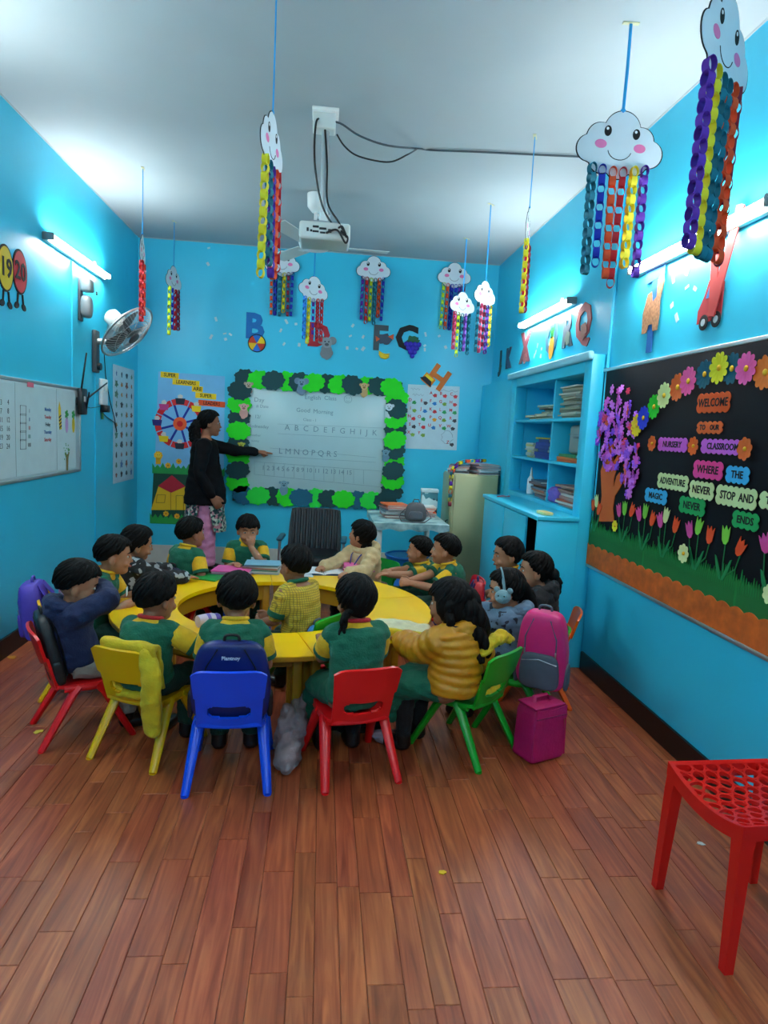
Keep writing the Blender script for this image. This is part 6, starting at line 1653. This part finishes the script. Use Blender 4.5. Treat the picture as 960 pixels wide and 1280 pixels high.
heap((.20, 3.08, 0), 0, [(-.08, 0, .09), (0, 0, .11), (.10, .02, .07)], [(.08, .07), (.09, .085), (.06, .055)], BLKC, 'black cloth bundle on the floor under the red chair', 'bag', 'cloth_bundle', 5)
heap((.36, 3.02, 0), .4, [(-.05, 0, .03), (0, 0, .035), (.06, .02, .03)], [(.03, .025), (.035, .03), (.025, .022)], cloth((150, 130, 140)), 'small grey pink cloth lying under the red chair', 'cloth', 'dropped_cloth', 9)
heap((-.12, 3.12, 0), 0, [(-.05, 0, .22), (.0, .0, .26), (.09, .0, .22)], [(.05, .03), (.06, .04), (.05, .03)], cloth((22, 40, 34)), 'dark green cloth on top of the crumpled grey jacket', 'cloth', 'dark_cloth', 12) if False else None
o = O('red_tray', G().lathe([(.06, 0), (.10, .03), (.105, .035), (.095, .035), (.055, .006)], 20), C_RED, None, (.02, 4.03, 0)); tag(o, 'red plastic bowl on the floor inside the ring', 'bowl')

# ---- books and papers
def book(loc, w, d, h, rz, cover, label, cat, group, spine=True, name='book'):
    t = E(name, label, cat, loc, (0, 0, rz), group)
    O('pages', G().box(w - .006, d - .006, max(.001, h - .004), (.002, 0, h / 2)), paper((216, 218, 208)), t)
    g = G(); g.box(w, d, .0018, (0, 0, .001)); g.box(w, d, .0018, (0, 0, h - .001))
    if spine: g.box(.002, d, h, (-w / 2 + .001, 0, h / 2))
    O('cover', g, paper(cover, .45), t)
    return t
def hue_word(c):
    names = {'grey': (150, 150, 158), 'white': (208, 208, 204), 'orange': (224, 92, 42), 'dull red': (188, 104, 96), 'slate blue': (110, 136, 150), 'navy': (60, 60, 90), 'mauve': (160, 124, 146), 'green': (40, 130, 80), 'brown': (124, 100, 106), 'peach': (206, 120, 80)}
    return min(names, key=lambda k: sum((a - b) ** 2 for a, b in zip(names[k], c)))
def pile(x, y, z, n, w, d, rz, cols, label, group, hh=(.006, .012), jit=.012, cat='book', seed=0, tint=False):
    rr = random.Random(seed + n)
    for i in range(n):
        h = rr.uniform(*hh); c_ = cols[i] if len(cols) == n else rr.choice(cols)
        book((x + rr.uniform(-jit, jit), y + rr.uniform(-jit, jit), z), w * rr.uniform(.93, 1.02), d * rr.uniform(.93, 1.02), h, rz + rr.uniform(-.12, .12), c_, hue_word(c_) + ' ' + label if tint else label, cat, group); z += h + .0004
    return z
PK = [(214, 70, 140), (226, 96, 160), (120, 130, 150), (206, 60, 70), (170, 150, 170)]
def tp_(px, py): p = on(px, py, 2, TZ); return p.x, p.y
x, y = tp_(291, 717); zt_ = pile(x, y, TZ + .001, 3, .19, .25, rad(80), [(200, 90, 60), (150, 120, 140), (190, 150, 170)], 'notebook in the pile topped by a pink book', 'pink-topped notebooks'); book((x, y, zt_), .19, .25, .008, rad(82), (222, 84, 156), 'pink notebook on top of the pile near the green book', 'book', 'pink-topped notebooks')
x, y = tp_(328, 716); zt_ = pile(x, y + .03, TZ + .001, 6, .18, .24, rad(86), [(150, 170, 190), (190, 200, 200), (90, 130, 120), (170, 120, 110), (200, 206, 210), (130, 160, 170)], 'workbook in the pile topped by pale blue covers', 'pale blue workbooks'); book((x, y + .03, zt_), .18, .24, .006, rad(90), (120, 176, 200), 'pale blue picture workbook on top of its pile', 'book', 'pale blue workbooks')
x, y = tp_(255, 721); book((x, y, TZ + .001), .19, .27, .007, rad(70), (18, 140, 60), 'flat green book lying alone on the yellow table', 'book', 'books lying alone')
x, y = tp_(447, 715); zt_ = pile(x, y, TZ + .001, 7, .15, .20, rad(96), [(214, 90, 150), (190, 60, 110), (206, 120, 160), (220, 80, 140), (180, 90, 120), (226, 110, 170), (232, 100, 170)], 'pink notebook in the tall pile by the cream sweater', 'pink notebook pile', (.006, .010))
x, y = tp_(404, 716); t = E('open_notebook', 'open white notebook lying in front of the girl in cream', 'book', (x, y + .02, TZ + .001), (0, 0, rad(4)))
for s in (-1, 1): O('page_block', G().sheet(lambda u, v: (s * (.002 + .15 * u), -.11 + .22 * v, .004 + .010 * math.sin(math.pi * min(1, u * 1.1)) ** .7), 10, 2, .003), paper((222, 226, 228)), t)
O('cover', G().box(.31, .225, .002, (0, 0, .001)), paper((40, 90, 150)), t)
x, y = tp_(372, 719); book((x, y, TZ + .001), .14, .2, .004, rad(100), (210, 216, 220), 'loose white sheet pad beside the open notebook', 'book', 'books lying alone')
# bottle and cloth bag on the near part of the ring
x, y = tp_(258, 783); t = E('water_bottle', 'small white and purple bottle lying on the yellow table', 'bottle', (x, y, TZ + .033), (0, rad(90), rad(38)))
O('bottle_body', G().lathe([(.012, -.05), (.03, -.048), (.032, -.02), (.032, .03), (.028, .042)], 20), plastic((206, 190, 206)), t); O('cap', G().lathe([(.026, .042), (.027, .06), (.02, .072), (.006, .075)], 18), plastic((90, 70, 160)), t); O('band', G().lathe([(.0325, -.004), (.0325, .014)], 20), plastic((120, 96, 180)), t)
x, y = tp_(500, 792); t = E('pencil_pouch', 'cream and yellow cloth pouch lying on the near table arc', 'pouch', (x, y, TZ + .001), (0, 0, rad(-24)))
O('pouch_body', wrinkle(remesh(G().sup(.15, .085, .028, (0, 0, .028), .5, .5, None, 26, 12), .006, 1), .008, 20, 4), cloth((206, 200, 160)), t); O('yellow_panel', wrinkle(remesh(G().sup(.15, .04, .024, (0, -.06, .024), .5, .5, None, 26, 12), .006, 1), .006, 20, 4), YJ, t)
# ---- things on the marble table
pile(.66, 5.72, .7545, 9, .21, .28, rad(5), [(150, 150, 160), (206, 206, 200), (220, 96, 50), (120, 140, 150), (176, 120, 120)], 'exercise book in the heap beside the grey handbag', 'exercise books on the marble table', (.008, .016), .02, seed=3, tint=True)
pile(.955, 5.90, .7545, 7, .19, .26, rad(-6), [(226, 90, 40), (190, 196, 200), (160, 130, 150), (206, 206, 200)], 'exercise book in the heap beside the cream cabinet', 'exercise books by the cabinet', (.008, .014), .02, seed=5, tint=True)
hx = on(519, 640, 1, 5.50); t = E('handbag', 'small grey leather handbag with a strap on the marble table', 'bag', (hx.x, 5.47, .7545), (0, 0, rad(-6)))
HB = mat('grey_leather', (84, 82, 86), .45, .1, 16, .2, 90)
O('bag_body', bag_shape(G(), .19, .16, .10, .55, .6, (0, 0, .08), .75), HB, t, sharp=None); O('pocket', bag_shape(G(), .12, .07, .04, .5, .5, (0, -.042, .055), .9), HB, t, sharp=None)
O('zip', G().tube([(-.07, -.02, .135), (0, -.025, .155), (.07, -.02, .135)], .003, 6), STEEL, t); O('handle', G().tube([(-.03, 0, .155), (-.02, 0, .185), (.02, 0, .185), (.03, 0, .155)], .005, 8), HB, t)
O('shoulder_strap', G().tube([(-.09, -.01, .10), (-.14, -.04, .05), (-.12, -.09, .006), (-.02, -.125, .006), (.07, -.11, .006), (.13, -.05, .04), (.09, 0, .10)], .005, 8), HB, t)
bx = on(538, 612, 1, 6.02); t = E('gift_box', 'white and teal patterned box standing behind the handbag', 'box', (bx.x, 6.06, .7545), (0, 0, rad(-4)))
GB = blotch_mat('teal_white_print', ((176, 204, 206), (60, 120, 130), (186, 210, 210), (30, 70, 84)), 22)
O('box_body', G().rbox(.15, .12, .20, (0, 0, .10), .004), GB, t); O('lid', G().rbox(.16, .13, .03, (0, 0, .215), .004), paper((190, 214, 216)), t)
# ---- on the cream cabinet
zt_ = pile(1.55, 6.16, 1.1405, 9, .22, .28, rad(8), [(176, 186, 196), (206, 210, 214), (150, 160, 180), (196, 150, 150)], 'notebook in the pale cabinet-top pile', 'notebooks on the cream cabinet', (.008, .014), .02, seed=9, tint=True)
zt2 = pile(1.315, 6.18, 1.1405, 7, .20, .26, rad(-14), [(226, 84, 30), (60, 60, 90), (190, 70, 60), (170, 180, 190), (206, 120, 80)], 'notebook heaped next to the paper chain on the cabinet', 'bright notebooks on the cream cabinet', (.008, .014), .025, seed=11, tint=True)
t = E('paper_chain_garland', 'colourful paper chain draped over the cream cabinet edge', 'garland', (1.23, 6.1, 1.14))
cs_ = ['yellow', 'maroon', 'purple', 'yellow', 'orange', 'teal']
path = [V3(.30, .02, .13), V3(.22, -.02, .125), V3(.12, -.04, .12), V3(.05, -.06, .10), V3(.0, -.08, .06), V3(-.022, -.10, .02), V3(-.03, -.11, -.05), V3(-.03, -.11, -.12), V3(-.03, -.115, -.20), V3(-.03, -.12, -.28)]
for i in range(20):
    q = i / 19 * (len(path) - 1); a = min(int(q), len(path) - 2); p = path[a].lerp(path[a + 1], q - a); d_ = path[a + 1] - path[a]
    o = O('paper_link', LM[i % 2], None, t, p, frame_to(d_).to_euler()); setm(o, paper(LCOL[cs_[i % 6]]))
# ---- in the wall shelf
def shelf_pile(y, z, n, label, group, cols, w=.19, d=.26, hh=(.006, .02), jit=.02, x=XR + .10, rz=0.0, seed=0, tint=False): return pile(x, y, z, n, w, d, rz, cols, label, group, hh, jit, seed=seed, tint=tint)
NEWS = [(176, 172, 150), (196, 190, 160), (150, 150, 130), (206, 206, 190), (120, 120, 104)]
S1, S2, S3 = 1.656, 1.346, 1.041
z = S1
shelf_pile(4.55, S1, 15, 'crumpled newspaper bundle in the tall heap on the top shelf', 'newspapers on the top shelf', NEWS, w=.24, d=.36, hh=(.010, .019), jit=.018, x=XR + .075, seed=2)
shelf_pile(4.98, S1, 6, 'loose paper sheaf sliding off the low heap on the top shelf', 'papers sliding on the top shelf', NEWS + [(160, 190, 170)], w=.24, d=.30, hh=(.012, .022), jit=.05, x=XR + .06, seed=3)
shelf_pile(5.28, S1, 3, 'flat paper sheaf at the far end of the top shelf', 'papers sliding on the top shelf end', NEWS + [(200, 110, 90), (150, 200, 180)], w=.22, d=.26, hh=(.012, .018), jit=.05, x=XR + .05, seed=4)
t = E('box_file', 'upright blue box file beside the newspaper heap', 'file', (XR + .0, 4.26, S1), (0, 0, 0)); O('file_body', G().rbox(.20, .09, .20, (.06, 0, .10), .004), paper((16, 50, 130), .4), t); O('spine_label', G().box(.002, .05, .07, (-.041, 0, .12)), paper((200, 210, 216)), t)
zt_ = shelf_pile(5.05, S2, 6, 'thick blue ledger in the stack on the middle shelf', 'blue ledgers on the middle shelf', [(14, 44, 140)], .24, .36, (.022, .03), .006, XR + .07, seed=5); book((XR + .07, 5.05, zt_), .24, .36, .012, 0, (206, 190, 40), 'yellow folder lying on the blue ledgers', 'book', 'blue ledgers on the middle shelf')
shelf_pile(5.38, S2, 8, 'small white booklet in the pile next to the ledgers', 'booklets on the middle shelf', [(206, 206, 196), (180, 190, 180), (196, 190, 110)], .2, .18, (.012, .02), .015, XR + .05, seed=6)
shelf_pile(4.50, S2, 3, 'book lying under the grey plastic case', 'books under the grey case', [(220, 90, 40), (226, 120, 60), (40, 130, 80)], .24, .38, (.014, .02), .006, XR + .07, seed=7, tint=True)
t = E('storage_case', 'grey plastic case standing on the middle shelf', 'case', (XR + .09, 4.50, S2 + .058)); O('case_body', G().rbox(.15, .36, .21, (0, 0, .105), .03, 4), plastic((150, 152, 146)), t); O('handle', G().tube([(-.076, -.04, .12), (-.095, -.03, .12), (-.095, .03, .12), (-.076, .04, .12)], .006, 8), GREYP, t); O('lid_seam', G().rbox(.153, .363, .004, (0, 0, .14), .001), GREYP, t)
shelf_pile(5.02, S3, 7, 'workbook in the heap beside the glue bottle', 'workbooks on the bottom shelf', [(120, 100, 110), (200, 190, 180), (190, 110, 90), (90, 110, 130)], .24, .36, (.014, .024), .03, XR + .06, seed=8, tint=True)
shelf_pile(4.42, S3, 9, 'slim notebook in the heap beside the purple pouch', 'notebooks on the bottom shelf end', [(206, 190, 180), (190, 90, 70), (220, 214, 206), (170, 130, 120)], .24, .32, (.012, .022), .03, XR + .06, seed=9, tint=True)
o = O('purple_pouch', wrinkle(remesh(G().sup(.06, .10, .06, (0, 0, .06), .7, .7, None, 20, 12), .008, 1), .012, 20, 3), cloth((120, 90, 180)), None, (XR - .03, 4.68, S3)); tag(o, 'purple cloth pouch on the bottom shelf', 'pouch')
t = E('glue_bottle', 'white glue bottle with a tall nozzle on the bottom shelf', 'bottle', (XR - .02, 5.36, S3)); O('bottle_body', G().lathe([(.028, 0), (.03, .01), (.03, .12), (.012, .15)], 18), WHITE, t); O('nozzle', G().lathe([(.012, .15), (.011, .17), (.004, .22)], 14), OFFW, t)
# on the low cupboard
o = O('red_strap', G().tube([(0, 0, .004), (.05, .05, .006), (.10, .03, .005), (.12, .10, .004)], [(.010, .003)] * 4, 8), C_RED, None, (1.45, 5.25, CZ + .001)); tag(o, 'red strap lying on the cyan cupboard top', 'strap')
o = O('sponge_eraser', G().rbox(.06, .13, .022, (0, 0, .011), .006), mat('cream_sponge', (216, 206, 140), .9, .1, 40, .3, 90), None, (1.47, 4.16, CZ + .0005), (0, 0, rad(8))); tag(o, 'cream sponge eraser lying on the cyan cupboard top', 'eraser')
# litter on the floor
def litter(px, py, rgb, label, s=.012):
    p = on(px, py, 2, 0); o = O('paper_bit', G().prism(blob(s, px, 12, .3, 1.4), 0, .003), paper(rgb), None, (p.x, p.y, .0005), (0, 0, px)); tag(o, label, 'scrap', 'bits of litter on the floor')
litter(15, 822, (200, 140, 40), 'orange peel scrap on the floor by the wall', .022); litter(48, 915, (206, 190, 60), 'yellow scrap on the floor beside the red chair', .016); litter(553, 1091, (216, 180, 30), 'tiny yellow scrap on the open wooden floor', .010)
for q in ((697, 852), (701, 856), (704, 871), (699, 860)): litter(*q, (220, 224, 226), 'tiny white paper bit on the floor by the black skirting', .010)
litter(876, 1055, (200, 204, 200), 'white scrap on the floor beneath the red stool', .010)
# ------------------------------------------------------------------ lettering becomes plain mesh
bpy.context.view_layer.update()
dg = bpy.context.evaluated_depsgraph_get()
fonts = [o for o in col.objects if o.type == 'FONT']
meshes = [(o, bpy.data.meshes.new_from_object(o.evaluated_get(dg))) for o in fonts]
for o, me in meshes:
    n = o.name; o.name = n + '_old'
    q = bpy.data.objects.new(n, me); col.objects.link(q)
    q.parent = o.parent; q.location = o.location; q.rotation_euler = o.rotation_euler; q.scale = o.scale
    bpy.data.objects.remove(o)
